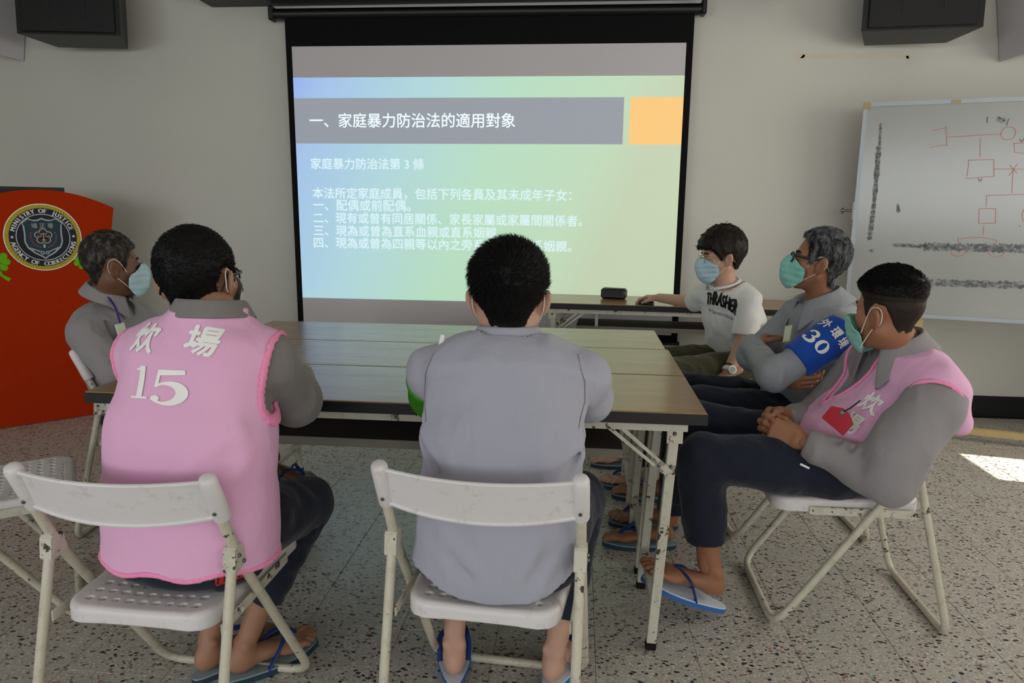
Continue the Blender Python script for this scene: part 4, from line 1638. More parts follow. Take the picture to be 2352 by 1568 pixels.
def strands(V, F, n, length, whorl=(0, -.075, .075), lift=.55, swirl=.5, width=.0011, jitter=.35, zmin=None, seed=1, down=0.0, top_boost=0.0, lenz=None):
    """short hairs growing from a hair cap (head coordinates); returns one mesh of thin bent spikes"""
    rg = np.random.default_rng(seed)
    a, b, c, d = (V[F[:, i]] for i in range(4))
    nrm = np.cross(c - a, d - b)
    ar = np.linalg.norm(nrm, axis=1) + 1e-12
    nrm = nrm / ar[:, None]
    cen = (a + b + c + d) / 4
    if np.mean((nrm * (cen - cen.mean(0))).sum(1)) < 0:
        nrm = -nrm
    ok = ((cen / np.array([.0765, .0985, .088]) - np.array([0, -.014, .03]) / np.array([.0765, .0985, .088])) * nrm).sum(1) > 0
    if zmin is not None:
        ok &= cen[:, 2] > zmin
    pr = ar * ok
    i = rg.choice(len(F), n, p=pr / pr.sum())
    w1, w2 = rg.random((n, 1)), rg.random((n, 1))
    P = (a[i] * (1 - w1) + b[i] * w1) * (1 - w2) + (d[i] * (1 - w1) + c[i] * w1) * w2
    nn = nrm[i]
    rad = P - np.array(whorl)
    rad -= nn * (rad * nn).sum(1, keepdims=True)
    rad /= np.linalg.norm(rad, axis=1, keepdims=True) + 1e-6
    tan = np.cross(nn, rad)
    flow = rad + swirl * tan + np.array([0, 0, -down])
    flow += rg.normal(0, jitter, (n, 3))
    flow -= nn * (flow * nn).sum(1, keepdims=True)
    flow /= np.linalg.norm(flow, axis=1, keepdims=True) + 1e-6
    L = length * (0.6 + .7 * rg.random((n, 1))) * (1 + top_boost * np.clip(P[:, 2:3] / .09, 0, 1))
    if lenz is not None:
        L = L * np.clip(.3 + .7 * (P[:, 2:3] - lenz[0]) / (lenz[1] - lenz[0]), .3, 1)
    d1 = nn * lift + flow * (1 - lift)
    d2 = nn * lift * .45 + flow * (1 - lift * .45)
    d1 /= np.linalg.norm(d1, axis=1, keepdims=True)
    d2 /= np.linalg.norm(d2, axis=1, keepdims=True)
    s = np.cross(d1, nn + .01)
    s /= np.linalg.norm(s, axis=1, keepdims=True) + 1e-6
    u = np.cross(s, d1)
    P0 = P - nn * .003
    M1 = P0 + d1 * L * .55
    T_ = M1 + d2 * L * .55
    W_ = width
    ring = []
    for base, k in ((P0, 1.0), (M1, .75)):
        for q in range(3):
            an = 2 * math.pi * q / 3
            ring.append(base + (s * math.cos(an) + u * math.sin(an)) * W_ * k)
    VV = np.stack(ring + [T_], 1).reshape(-1, 3)
    o = (np.arange(n) * 7)[:, None]
    tri = []
    for q in range(3):
        r2 = (q + 1) % 3
        tri += [[q, r2, 3 + r2], [q, 3 + r2, 3 + q], [3 + q, 3 + r2, 6]]
    FF = np.concatenate([o + np.array([t]) for t in tri])
    return VV, FF


def hand_mesh(side, curls, thumb=(.35, .35), spread=.05, h=.0024, fore=.07, scale=1.0, flat=.0):
    """hand in its own frame: wrist at origin, fingers along +y, back of hand +z; side=+1 thumb on +x.
    curls: per finger (index..little) three joint angles in radians"""
    f = Field((-.075, -fore - .02, -.10), (.085, .205, .045), h)
    f.add(ecap((0, -fore, 0), (0, .004, 0), (1, 0, 0), (.027, .020), (.025, .017)))
    f.add(ecap((0, .010, 0), (side * .002, .078, .002), (1, 0, 0), (.029, .016), (.039, .0125), 2.4), .012)
    f.add(ell((side * .020, .030, -.010), (.018, .028, .014)), .012)
    f.add(ell((-side * .022, .035, -.008), (.014, .030, .012)), .012)
    bases = [(.027, .088), (.0095, .093), (-.0085, .089), (-.0255, .080)]
    lens = [(.043, .026, .021), (.047, .030, .022), (.044, .028, .022), (.034, .021, .019)]
    rads = [.0092, .0095, .0090, .0080]
    for k in range(4):
        x, y = bases[k]
        p = np.array([side * x, y - .012, .002])
        az = side * spread * (1.5 - k)
        ang = 0.0
        r = rads[k]
        for j in range(3):
            ang += curls[k][j]
            d = np.array([math.sin(az) * math.cos(ang), math.cos(az) * math.cos(ang), -math.sin(ang)])
            q = p + d * (lens[k][j] + (.012 if j == 0 else 0))
            f.add(cone(p, q, r, r * .93), .0045 if j else .006)
            f.add(ell(q, (r * 1.02,) * 3), .003)
            p, r = q, r * .90
    a1, a2 = thumb
    p = np.array([side * .024, .022, -.008])
    d = np.array([side * math.cos(a1), math.sin(a1), -.35])
    d = d / np.linalg.norm(d)
    q = p + d * .044
    f.add(cone(p, q, .0125, .0105), .012)
    d2 = np.array([side * math.cos(a1 + a2), math.sin(a1 + a2), -.30 - flat])
    d2 = d2 / np.linalg.norm(d2)
    q2 = q + d2 * .032
    f.add(cone(q, q2, .0105, .0095), .005)
    q3 = q2 + unit(d2 + np.array([-side * .25, .25, -.1])) * .022
    f.add(cone(q2, q3, .0095, .0078), .005)
    V, F = f.mesh()
    return V * scale, F


def foot_mesh(side, shank_l, h=.0030):
    """bare foot: heel at origin on the sole plane z=0, toes +y; side=+1 is a right foot (big toe at -x)"""
    f = Field((-.065, -.045, -.012), (.065, .265, max(.20, shank_l[2] + .045)), h)
    b = -side
    f.add(ell((0, .010, .030), (.027, .036, .031)))
    f.add(ecap((0, .03, .034), (b * .006, .165, .018), (1, 0, 0), (.025, .028), (.040, .017)), .02)
    f.add(ell((b * .020, .165, .018), (.024, .032, .017)), .012)
    f.add(ell((-b * .022, .150, .015), (.022, .036, .014)), .012)
    f.add(cone((0, .014, .055), shank_l, .026, .036), .022)
    for s in (-1, 1):
        f.add(ell((s * .022, .016, .080), (.008, .010, .011)), .016)
    toes = [(.026, .178, .236, .0135), (.006, .186, .236, .0098), (-.009, .182, .228, .0092), (-.023, .172, .214, .0086), (-.035, .158, .196, .0082)]
    for x, y0, y1, r in toes:
        f.add(cone((b * x, y0, .016), (b * x, (y0 + y1) / 2 + .006, .019), r, r), .006)
        f.add(cone((b * x, (y0 + y1) / 2 + .006, .019), (b * x, y1, .012), r, r * .95), .004)
    f.cut(lambda X, Y, Z: -(Z - .0005) + 0 * X + 0 * Y)
    return f.mesh()


def xform(V, R, o):
    return V @ np.array(R, np.float32).T + np.array(o, np.float32)


def slipper(parent, R, o, off, side, top, under, strap, name='flip_flop', size=1.0, label=None, straps=True):
    b = -side
    out = []
    n = 40
    for i in range(n):
        a = 2 * math.pi * i / n
        y = .105 + .142 * math.sin(a)
        t = (y + .035) / .28
        w = .033 + .016 * math.sin(math.pi * min(1, max(0, t)) ** 1.5) + .004 * t
        x = w * math.cos(a) * (abs(math.cos(a)) ** -.25 if abs(math.cos(a)) > .05 else 1) + b * .008 * max(0, t - .4)
        out.append((x * size, y * size))

    def pl(mb, z0, z1, k=1.0):
        P = [Vector(xform(np.array([[x * k, (y - .105) * k + .105, 0]]), R, o)[0]) for x, y in out]
        nn = Vector(np.array(R)[:, 2])
        V = [tuple(p + nn * z) for z in (z0, z1) for p in P]
        F = [tuple(range(n - 1, -1, -1)), tuple(range(n, 2 * n))] + [(i, (i + 1) % n, n + (i + 1) % n, n + i) for i in range(n)]
        return mb.add(V, F)
    root = pl(MB(), -.020, -.0045).build(name, under, parent, off=off)
    if label:
        root['label'] = label
    pl(MB(), -.0045, 0, .99).build('footbed', top, root, off=off)
    if straps:
        X = lambda p: tuple(xform(np.array([p]), R, o)[0])
        for s in (-1, 1):
            pts = [(s * .038, .070, -.004), (s * .042, .092, .028), (s * .036, .115, .056), (b * .017 + s * .010, .150, .060), (b * .017, .180, .040), (b * .016, .188, .0)]
            pts = [X(p) for p in pts]
            cv = [Vector(p) for p in pts]
            sm = []
            for i in range(len(cv) - 1):
                for q in range(4):
                    t = q / 4
                    p0, p1, p2, p3 = cv[max(0, i - 1)], cv[i], cv[i + 1], cv[min(len(cv) - 1, i + 2)]
                    sm.append(.5 * ((2 * p1) + (p2 - p0) * t + (2 * p0 - 5 * p1 + 4 * p2 - p3) * t * t + (3 * p1 - p0 - 3 * p2 + p3) * t ** 3))
            sm.append(cv[-1])
            MB().tube(sm, [.0075] * (len(sm) - 4) + [.006, .0055, .005, .004], 8, squash=.55).build('strap', strap, root, True, off=off)
    return root


def bvh_of(objs):
    V, F = [], []
    for o in objs:
        k = len(V)
        par = Vector(o.parent.location) if o.parent else Vector((0, 0, 0))
        V += [tuple(v.co + par) for v in o.data.vertices]
        F += [tuple(i + k for i in p.vertices) for p in o.data.polygons]
    return BVHTree.FromPolygons(V, F)


def conform(g, o, u, v, tree, name, mat, parent, off, dist=.0025, maxlen=.012, reach=.3):
    """a print laid on cloth: 2d shape g placed in the plane (o,u,v), dropped along the plane normal onto the surface below"""
    bm = bmesh.new()
    vs = [bm.verts.new((x, y, 0)) for x, y in g[0]]
    for f in g[1]:
        try:
            bm.faces.new([vs[i] for i in f])
        except ValueError:
            pass
    bmesh.ops.triangulate(bm, faces=bm.faces)
    for _ in range(4):
        e = [e for e in bm.edges if e.calc_length() > maxlen]
        if not e:
            break
        bmesh.ops.subdivide_edges(bm, edges=e, cuts=1)
        bmesh.ops.triangulate(bm, faces=bm.faces)
    o, u, v = Vector(o), Vector(u).normalized(), Vector(v)
    v = (v - u * v.dot(u)).normalized()
    n = u.cross(v)
    bad = []
    for q in bm.verts:
        p = o + u * q.co.x + v * q.co.y
        h, hn, _, _ = tree.ray_cast(p + n * reach, -n, reach * 2)
        if h is None:
            bad.append(q)
            continue
        q.co = h + n * dist - Vector(off)
    bmesh.ops.delete(bm, geom=bad, context='VERTS')
    me = bpy.data.meshes.new(name)
    bm.to_mesh(me)
    bm.free()
    return link_mesh(name, me, mat, parent, False)


def collar(parent, off, c, up, fwd, rx, ry, h, flap, point, mat, gap=.35, flare=1.35, name='collar', seg=40, slope=0.0):
    """folded shirt collar round the neck"""
    R = frame(fwd, up)
    side, f, u = R[:, 0], R[:, 1], R[:, 2]
    c = np.array(c, float)
    V, F = [], []
    rows = 6
    for i in range(seg + 1):
        ph = gap + (2 * math.pi - 2 * gap) * i / seg
        e = abs(i / seg * 2 - 1)                    # 1 at the front ends
        d = f * math.cos(ph) * ry + side * math.sin(ph) * rx
        out = d / np.linalg.norm(d)
        hh = h * (1 - .35 * e ** 3)
        fl = flap + point * max(0, (e - .72) / .28) ** 1.5
        sl = -slope * math.cos(ph)
        prof = [(0, 0), (.000, hh * .6), (.003, hh), (.008, hh - .002), (.012 + .25 * fl * (flare - 1), hh - fl * .45), (.014 + fl * (flare - 1), hh - fl)]
        for a, z in prof:
            fo = f * (.012 * max(0, e - .8) / .2 if a > .01 else 0)
            V.append(tuple(c + d + out * a + u * (z + sl * (z - 0) * 0) + fo + u * sl))
    for i in range(seg):
        for j in range(rows - 1):
            a = i * rows + j
            F.append((a, a + 1, a + rows + 1, a + rows))
    V = np.array(V) - np.array(off)
    me = np_mesh(name, V, F)
    o = link_mesh(name, me, mat, parent, True)
    m = o.modifiers.new('thick', 'SOLIDIFY')
    m.thickness = .0035
    m.offset = 0
    m = o.modifiers.new('smooth', 'SUBSURF')
    m.levels = m.render_levels = 1
    return o


class Person:
    def __init__(s, label, base):
        s.base = np.array(base, float)
        s.root = empty('person', base)
        tag(s.root, label, 'person')
        s.off = tuple(base)
        s.skinV, s.skinF = [], []
        s.nv = 0

    def add_skin(s, V, F):
        F4 = F if F.shape[1] == 4 else F
        s.skinV.append(V)
        s.skinF.append(F4 + s.nv)
        s.nv += len(V)

    def finish_skin(s, mat):
        V = np.concatenate(s.skinV) - s.base
        F = np.concatenate(s.skinF)
        s.body = link_mesh('body', np_mesh('body', V, F), mat, s.root, True)
        return s.body

    def head(s, c, fwd, up=(0, 0, 1), neck=None, jaw=1.0, neck_r=(.052, .060), scale=1.0):
        s.hR, s.hc, s.hs = frame(fwd, up), np.array(c, float), np.array([scale, scale * .90, scale])
        s.nl = (np.array(neck, float) - s.hc) @ s.hR / s.hs
        V, F = head_field(s.nl, jaw=jaw, neck_r=neck_r).mesh()
        s.add_skin(s.hx(V), F)

    def hx(s, V):
        return xform(np.array(V, np.float32) * s.hs.astype(np.float32), s.hR, s.hc)

    def hobj(s, name, V, F, mat, parent=None, smooth=True):
        return link_mesh(name, np_mesh(name, s.hx(V) - s.base, F), mat, parent or s.root, smooth)

    def htube(s, name, pts, r, mat, parent=None, seg=8, closed=False, squash=None, smooth_n=0):
        P = [Vector(p) for p in pts]
        if smooth_n:
            sm = []
            n = len(P)
            for i in range(n if closed else n - 1):
                p0, p1, p2, p3 = (P[(i - 1) % n], P[i], P[(i + 1) % n], P[(i + 2) % n]) if closed else (P[max(0, i - 1)], P[i], P[i + 1], P[min(n - 1, i + 2)])
                for q in range(smooth_n):
                    t = q / smooth_n
                    sm.append(.5 * ((2 * p1) + (p2 - p0) * t + (2 * p0 - 5 * p1 + 4 * p2 - p3) * t * t + (3 * p1 - p0 - 3 * p2 + p3) * t ** 3))
            if not closed:
                sm.append(P[-1])
            P = sm
        W_ = [tuple(s.hx(np.array([tuple(p)]))[0]) for p in P]
        return MB().tube(W_, r, seg, closed=closed, squash=squash).build(name, mat, parent or s.root, True, off=s.off)

    def hair(s, mat, poly=CROP, t=(.020, .012, .003), n=6000, length=.016, seed=1, bumpy=.0012, tpow=1.0, zr=(-.01, .085), **kw):
        V, F = hair_field(s.nl, poly, *t, bumpy=bumpy, tpow=tpow, zr=zr).mesh()
        o = s.hobj('hair', V, F, mat)
        if n:
            SV, SF = strands(V, F, n, length, seed=seed, **kw)
            q = s.hobj('hair_tips', SV, SF, mat, o, False)
            q['kind'] = 'stuff'
        return o

    def eyes(s, brow=None):
        for k in (-1, 1):
            me = MB().lathe([(.0116 * math.sin(a), -.0116 * math.cos(a)) for a in [math.pi * (i + .3) / 10.6 for i in range(11)]], (0, 0, 0), (0, 1, 0), 16)
            V = np.array(me.v) + np.array([k * .033, .0765, -.004])
            # almond opening: a flattened ball showing between the lids
            V[:, 2] = (V[:, 2] + .004) * .42 - .004
            V[:, 0] = (V[:, 0] - k * .033) * 1.02 + k * .033
            s.hobj('eye', V, me.f, M['eye'])
            if brow is not None:
                pts = [(k * .014, .0935, .017), (k * .028, .0920, .022), (k * .042, .0835, .021), (k * .053, .0715, .014)]
                s.htube('eyebrow', pts, [.0032] * 2 + [.0035] * 10 + [.0018] * 1, brow, None, 8, smooth_n=4)

    def mask(s, mat, low=0.0, puff=.010, top=-.012, edge=.030, loops=True, bottom=-.126, slope=0.0):
        """pleated mask over nose and chin with loops behind the ears"""
        f = Field((-.085, -.03, -.165), (.085, .150, .030), .0026)
        form = [cone((0, .086, -.002 + low), (0, .110, -.038), .010, .012), cone((0, .110, -.038), (0, .094, -.080), .016, .020), cone((0, .094, -.08), (0, .062, -.108), .020, .024),
                ell((0, .022, -.018), (.068, .068, .088)), cone((-.055, -.008, -.055), (-.022, .052, -.094), .020, .019), cone((.055, -.008, -.055), (.022, .052, -.094), .020, .019),
                ell((.046, .052, -.028), (.022, .022, .020)), ell((-.046, .052, -.028), (.022, .022, .020))]
        for p in form:
            f.add(p, .045)
        X, Y, Z = f.grid()
        d = f.f - puff
        ple = .0028 * np.abs(((Z + .02 + 0 * X) / .026) % 1.0 - .35)
        d = d + ple * np.clip((Y - .03) / .03, 0, 1)
        shell = np.maximum(d, -(d + .0034))
        pl = [(.16, .006), (.101, .0), (.084, -.014), (.066, -.028), (.046, -.036), (edge + .010, -.050), (edge + .008, -.068), (edge + .012, -.090), (.058, -.108), (.078, bottom), (.16, bottom - .02)]
        pl = [(a, b + low) for a, b in pl]
        Yb, Zb = np.broadcast_to(Y, (1, Y.shape[1], Z.shape[2])), np.broadcast_to(Z, (1, Y.shape[1], Z.shape[2]))
        f.f = np.maximum(shell, poly2(pl, Yb, Zb)).astype(np.float32)
        V, F = f.mesh()
        o = s.hobj('face_mask', V, F, mat)
        if loops:
            z0 = low - .040
            for k in (-1, 1):
                xs = .073
                pts = [(k * (xs - .004), edge + .014, z0), (k * (xs + .006), .014, .004), (k * .083, -.010, .020), (k * .0865, -.030, .012), (k * .088, -.036, -.008), (k * .0835, -.028, -.030), (k * .078, .000, -.050), (k * (xs - .008), edge + .016, low - .088)]
                s.htube('ear_loop', pts, .0014, M['elastic'], o, 6, smooth_n=5)
        return o

    def glasses(s, mat, lens_h=.034, lens_w=.052, r=.0024, round_=False, y=.106, z=-.004, temple=.0024, lens=True):
        root = None
        for k in (-1, 1):
            pts = []
            for i in range(24):
                a = 2 * math.pi * i / 24
                ca, sa = math.cos(a), math.sin(a)
                if not round_:
                    q = (abs(ca) ** 4 + abs(sa) ** 4) ** -.25
                    ca, sa = ca * q, sa * q
                x = k * .0335 + ca * lens_w / 2
                pts.append((x, y - .55 * (abs(x) - .0) ** 2 * 4.0, z + sa * lens_h / 2))
            o = s.htube('glasses' if root is None else 'rim', pts, r, mat, root, 8, closed=True)
            root = root or o
            if lens:
                V = [pts[i] for i in range(24)]
                L = s.hobj('lens', np.array(V), [tuple(range(24))], M['lens'], root, False)
            hx_ = k * (.0335 + lens_w / 2)
            yy = y - 2.2 * hx_ ** 2
            s.htube('temple', [(hx_, yy, z + .008), (k * .072, yy - .012, z + .008), (k * .078, .03, z + .007), (k * .0835, -.012, z + .012), (k * .0835, -.030, z - .004), (k * .080, -.048, z - .026)],
                    temple, mat, root, 8, smooth_n=4, squash=1.5)
        s.htube('bridge', [(-.009, y, z + .006), (0, y + .003, z + .010), (.009, y, z + .006)], r, mat, root, 8, smooth_n=3)
        return root


def lens_mat():
    m, nt, b = base_mat('lens_glass', 0.05, 0.5)
    b.inputs['Transmission Weight'].default_value = 0.9
    b.inputs['IOR'].default_value = 1.05
    b.inputs['Base Color'].default_value = (.9, .93, .95, 1)
    return m


M['lens'] = lens_mat()


def torso(f, secs, k=.02, p=2.3, inflate=0.0):
    for i, ((a, ra, sa), (b, rb, sb)) in enumerate(zip(secs[:-1], secs[1:])):
        f.add(ecap(a, b, (np.array(sa) + np.array(sb)) / 2, (ra[0] + inflate, ra[1] + inflate), (rb[0] + inflate, rb[1] + inflate), p, .035 if i == len(secs) - 2 else None), k)


def chain(f, pts, rads, k=.04, infl=0.0):
    for i in range(len(pts) - 1):
        f.add(cone(pts[i], pts[i + 1], rads[i] + infl, rads[i + 1] + infl), k)


def bounds(pts, m):
    P = np.array(pts, float)
    return P.min(0) - m, P.max(0) + m


def inner_body(P, secs, limbs, neck):
    """unseen trunk and limbs under the clothes, part of the skin mesh"""
    pts = [q for l in limbs for q in l[0]] + [s_[0] for s_ in secs] + [neck]
    f = Field(*bounds(pts, .2), .013)
    for (a, ra, sa), (b, rb, sb) in zip(secs[:-1], secs[1:]):
        f.add(ecap(a, b, sa, (ra[0] * .78, ra[1] * .72), (rb[0] * .78, rb[1] * .72), 2.0, .03), .02)
    f.add(cone(secs[-1][0], neck, .05, .05), .03)
    for pt, r in limbs:
        for i in range(len(pt) - 1):
            f.add(cone(pt[i], pt[i + 1], max(.018, r[i] * .62), max(.018, r[i + 1] * .62)), .02)
    V, F = f.mesh()
    P.add_skin(V, F)


def garment(name, P, mat, build, lo, hi, h=.007, parent=None):
    f = Field(lo, hi, h)
    build(f)
    return sdf_obj(name, f, mat, parent or P.root, P.off)


HBLACK = hair_mat('black_hair', (13, 12, 12))
HBROWN = hair_mat('dark_brown_hair', (30, 22, 17))
HGREY = hair_mat('grey_hair', (40, 41, 42), (128, 130, 132), .5)
HSALT = hair_mat('dark_greying_hair', (36, 32, 29), (104, 96, 88), .32)
HFADE = hair_mat('short_cropped_side_hair', (40, 32, 27))
SK_TAN = skin('tan_skin', (166, 124, 100))
SK_DARK = skin('dark_tan_skin', (116, 82, 62))
SK_FAIR = skin('fair_skin', (198, 158, 138))
SK_BROWN = skin('brown_skin', (156, 110, 82))
CURL = [(.5, .5, .35)] * 4
Z3 = np.array([0, 0, 1.0])


def seatp(secs):
    (a, ra, sa), (b, rb, sb) = secs[0], secs[1]
    a, b = np.array(a, float), np.array(b, float)
    return ecap(a + (b - a) * .0, a + (b - a) * .6, sa, (ra[0] * .95, ra[1] * .95), (ra[0] * .92, ra[1] * .9), 2.3, .05)


def legs(P, mat, hips, L, R, cuff, rad=(.088, .068, .052), bulk=None, h=.0075, extra=None, name='trousers'):
    """seated trousers; L, R = (hip, knee, ankle)"""
    pts = [*L, *R]
    f = Field(*bounds(pts, .14), h)
    for hip, knee, ank in (L, R):
        m = np.array(hip) * .55 + np.array(knee) * .45
        f.add(cone(hip, m, rad[0] * 1.05, rad[0] * .95), .015)
        f.add(cone(m, knee, rad[0] * .95, rad[1]), .015)
        f.add(cone(knee, ank, rad[1], rad[2]), .018)
    f.add(cone(L[0], R[0], .09, .09), .03)
    if hips is not None:
        f.add(hips, .02)
    if bulk:
        for p in bulk:
            f.add(p, .03)
    for (hip, knee, ank), c in ((L, cuff[0]), (R, cuff[1])):
        d = unit(np.array(ank) - np.array(knee))
        o = np.array(ank) - d * c
        hs = halfspace(o, d)
        X, Y, Z = f.grid()
        near = np.sqrt((X - ank[0]) ** 2 + (Y - ank[1]) ** 2 + (Z - ank[2]) ** 2) < .30
        f.f = np.where(near & (hs(X, Y, Z) > -.02), np.maximum(f.f, hs(X, Y, Z)), f.f).astype(np.float32)
    f.wrinkle(.006, 14, (1, 1, 1), 5.0)
    # folds behind and above the knee
    for hip, knee, ank in (L, R):
        k_ = np.array(knee)
        s_ = unit(np.cross(k_ - np.array(hip), np.array(ank) - k_)) * .08
        for t in (.04, .09, .15):
            q = k_ + (np.array(hip) - k_) * t * .9 - Z3 * .045
            f.folds([(q - s_, q + s_ + Z3 * .03, .012, .005)])
            q = k_ + (np.array(ank) - k_) * t * 1.2
            f.folds([(q - s_, q + s_ + Z3 * .02, .011, .004)])
    return sdf_obj(name, f, mat, P.root, P.off)


def sleeve_folds(f, sh, el, wr, r=.055):
    sh, el, wr = (np.array(q, float) for q in (sh, el, wr))
    a, b = unit(el - sh), unit(wr - el)
    n = np.cross(a, b)
    n = unit(n) if np.linalg.norm(n) > .05 else unit(np.cross(a, (0, 0, 1)))
    inn = unit(b - a)
    L = []
    for t in (.62, .75, .88, .97):
        c = sh + (el - sh) * t + inn * r * .75
        L.append((c - n * r - a * .02, c + n * r + a * .03, .012, .0095))
    for t in (.06, .18, .32, .5):
        c = el + (wr - el) * t + inn * r * .65
        L.append((c - n * r + b * .02, c + n * r - b * .025, .011, .0085))
    c = sh + a * .02
    L.append((c - inn * r - n * r * .7, c + inn * r, .014, .005))
    f.folds(L)


def shirt(P, mat, secs, neck, arms, hem=None, infl=.0, h=.0065, neck_cut=.0, folds=(), cuff=True, wr=.0045, extra=None, seed=0.0, sh_r=.058, name='shirt', hem_fn=None, kk=.022):
    pts = [s_[0] for s_ in secs] + [q for a in arms for q in a[0]] + [neck]
    f = Field(*bounds(pts, .215), h)
    torso(f, secs, .02, 2.3, infl)
    top = np.array(secs[-1][0], float)
    for pt, r in arms:
        f.add(cone(np.array(neck) - Z3 * .086, pt[0], sh_r * .88, r[0] * .93), .03)
    for pt, r in arms:
        chain(f, pt, r, kk)
        if len(pt) == 3:
            sleeve_folds(f, *pt, r[1])
    if extra:
        extra(f)
    if cuff:
        for pt, r in arms:
            d = unit(np.array(pt[-1]) - np.array(pt[-2]))
            hs = halfspace(np.array(pt[-1]), d)
            X, Y, Z = f.grid()
            near = np.sqrt((X - pt[-1][0]) ** 2 + (Y - pt[-1][1]) ** 2 + (Z - pt[-1][2]) ** 2) < .085
            f.f = np.where(near & (hs(X, Y, Z) > -.01), np.maximum(f.f, hs(X, Y, Z)), f.f).astype(np.float32)
    up = unit(np.array(neck) - top)
    hs = halfspace(np.array(neck) - up * (.022 - neck_cut), up)
    X, Y, Z = f.grid()
    near = np.sqrt((X - neck[0]) ** 2 + (Y - neck[1]) ** 2) < .092
    f.f = np.where(near, np.maximum(f.f, hs(X, Y, Z)), f.f).astype(np.float32)
    if hem_fn is not None:
        f.cut(hem_fn)
    elif hem is not None:
        f.cut(lambda X, Y, Z: hem - Z + 0 * X + 0 * Y)
    f.wrinkle(wr * 1.35, 12, (1, 1, .7), seed)
    f.folds([(a_, b_, w_ * .85, d_ * 1.5) for a_, b_, w_, d_ in folds])
    return sdf_obj(name, f, mat, P.root, P.off)


def put_hand(P, wrist, y, z, side, curls=CURL, thumb=(.9, .3), spread=.05, h=.0026, scale=1.0, fore=.07):
    V, F = hand_mesh(side, curls, thumb, spread, h, fore, scale)
    R = frame(y, z)
    P.add_skin(xform(V, R, wrist), F)


def put_foot(P, heel, d, side, leg, up=(0, 0, 1), h=.0032):
    R = frame(d, up)
    ankle = np.array(leg[2]) + unit(np.array(leg[1]) - np.array(leg[2])) * .11
    sl = (np.array(ankle) - np.array(heel)) @ R
    V, F = foot_mesh(side, sl, h)
    P.add_skin(xform(V, R, heel), F)
    return R


def band_trim(name, P, mat, base, cutter, lo, hi, h=.0045, t=.0045, w=.0065):
    """piping that runs along the edge where cutter (a distance) crosses the surface of base (a Field builder)"""
    f = Field(lo, hi, h)
    base(f)
    X, Y, Z = f.grid()
    d = cutter(X, Y, Z)
    f.f = np.sqrt((np.maximum(np.abs(f.f) - .0005, 0) / t) ** 2 + (d / w) ** 2).astype(np.float32) * t - t
    f.f = f.f.astype(np.float32)
    V, F = f.mesh()
    if len(V) == 0:
        return None
    return link_mesh(name, np_mesh(name, V - P.base, F), mat, P.root, True)


# ================================================================== centre man, plain pale grey shirt, seen from behind
P3 = Person('man seen squarely from behind in a plain pale grey shirt, spiky black hair', (-.17, 1.50, 0))
s3 = np.array([1, -.05, 0])
secs3 = [((-.172, 1.555, .47), (.198, .135), s3), ((-.170, 1.560, .60), (.184, .126), s3), ((-.168, 1.595, .74), (.176, .116), s3), ((-.166, 1.655, .88), (.192, .112), s3), ((-.165, 1.70, .945), (.150, .085), s3)]
nk3 = (-.165, 1.705, 1.005)
aL3 = ([(-.352, 1.69, .885), (-.372, 1.80, .80), (-.20, 1.97, .795)], [.061, .054, .043])
aR3 = ([(.020, 1.685, .890), (.036, 1.80, .80), (-.12, 1.97, .795)], [.061, .055, .043])
P3.head((-.168, 1.720, 1.078), (-.06, .995, .12), (0, 0, 1), neck=(-.166, 1.70, .98), neck_r=(.055, .062), scale=1.0)
put_hand(P3, (-.20, 1.97, .795), (.9, .35, -.05), (0, .1, 1), -1, h=.0036, fore=.012)
put_hand(P3, (-.12, 1.97, .790), (-.9, .4, -.05), (0, .1, 1), 1, h=.0036, fore=.012)
L3, R3 = ((-.262, 1.56, .505), (-.34, 1.96, .475), (-.318, 1.80, .11)), ((-.082, 1.56, .505), (.022, 1.95, .475), (-.030, 1.80, .11))
fL = put_foot(P3, (-.310, 1.742, .030), (-.16, .98, -.03), -1, L3)
fR = put_foot(P3, (-.045, 1.742, .030), (.26, .965, -.03), 1, R3)
inner_body(P3, secs3, [aL3, aR3, (L3, [.080, .064, .046]), (R3, [.080, .064, .046])], nk3)
P3.finish_skin(SK_FAIR)
P3.hair(HBLACK, [(.098, .150), (.094, .070), (.075, .058), (.045, .045), (.036, .010), (.016, .012), (-.004, .028), (-.036, .024), (-.050, -.016), (-.056, -.060), (-.062, -.088), (-.130, -.100), (-.20, .150)],
        (.015, .007, .002), 10500, .019, 3, .0008, whorl=(-.002, -.090, .070), lift=.58, swirl=.6, jitter=.26, top_boost=.35, lenz=(-.03, .03))
legs(P3, M['navy'], seatp(secs3), L3, R3, (.07, .07))
shirt3 = shirt(P3, M['grey_light'], secs3, nk3, [aL3, aR3], hem_fn=lambda X, Y, Z: (.438 + .055 * np.clip(np.abs(X + .17) / .20, 0, 1) ** 2 + .10 * np.clip((Y - 1.50) / .15, 0, 1)) - Z,
               folds=[((-.30, 1.50, .70), (-.36, 1.60, .80), .016, .007), ((-.02, 1.50, .71), (.03, 1.62, .80), .016, .007), ((-.26, 1.47, .60), (-.345, 1.52, .66), .018, .008), ((-.06, 1.47, .60), (.02, 1.52, .65), .018, .008),
                      ((-.20, 1.60, .95), (-.22, 1.545, .86), .022, .006), ((-.13, 1.60, .95), (-.12, 1.545, .87), .022, .006), ((-.28, 1.45, .55), (-.20, 1.43, .48), .02, .005), ((-.05, 1.45, .56), (-.10, 1.43, .47), .02, .005),
                      ((-.30, 1.60, .885), (-.33, 1.62, .80), .012, .005), ((-.02, 1.60, .885), (.0, 1.62, .80), .012, .005)], seed=2.0, infl=.004, wr=.0035)
t3 = bvh_of([shirt3])
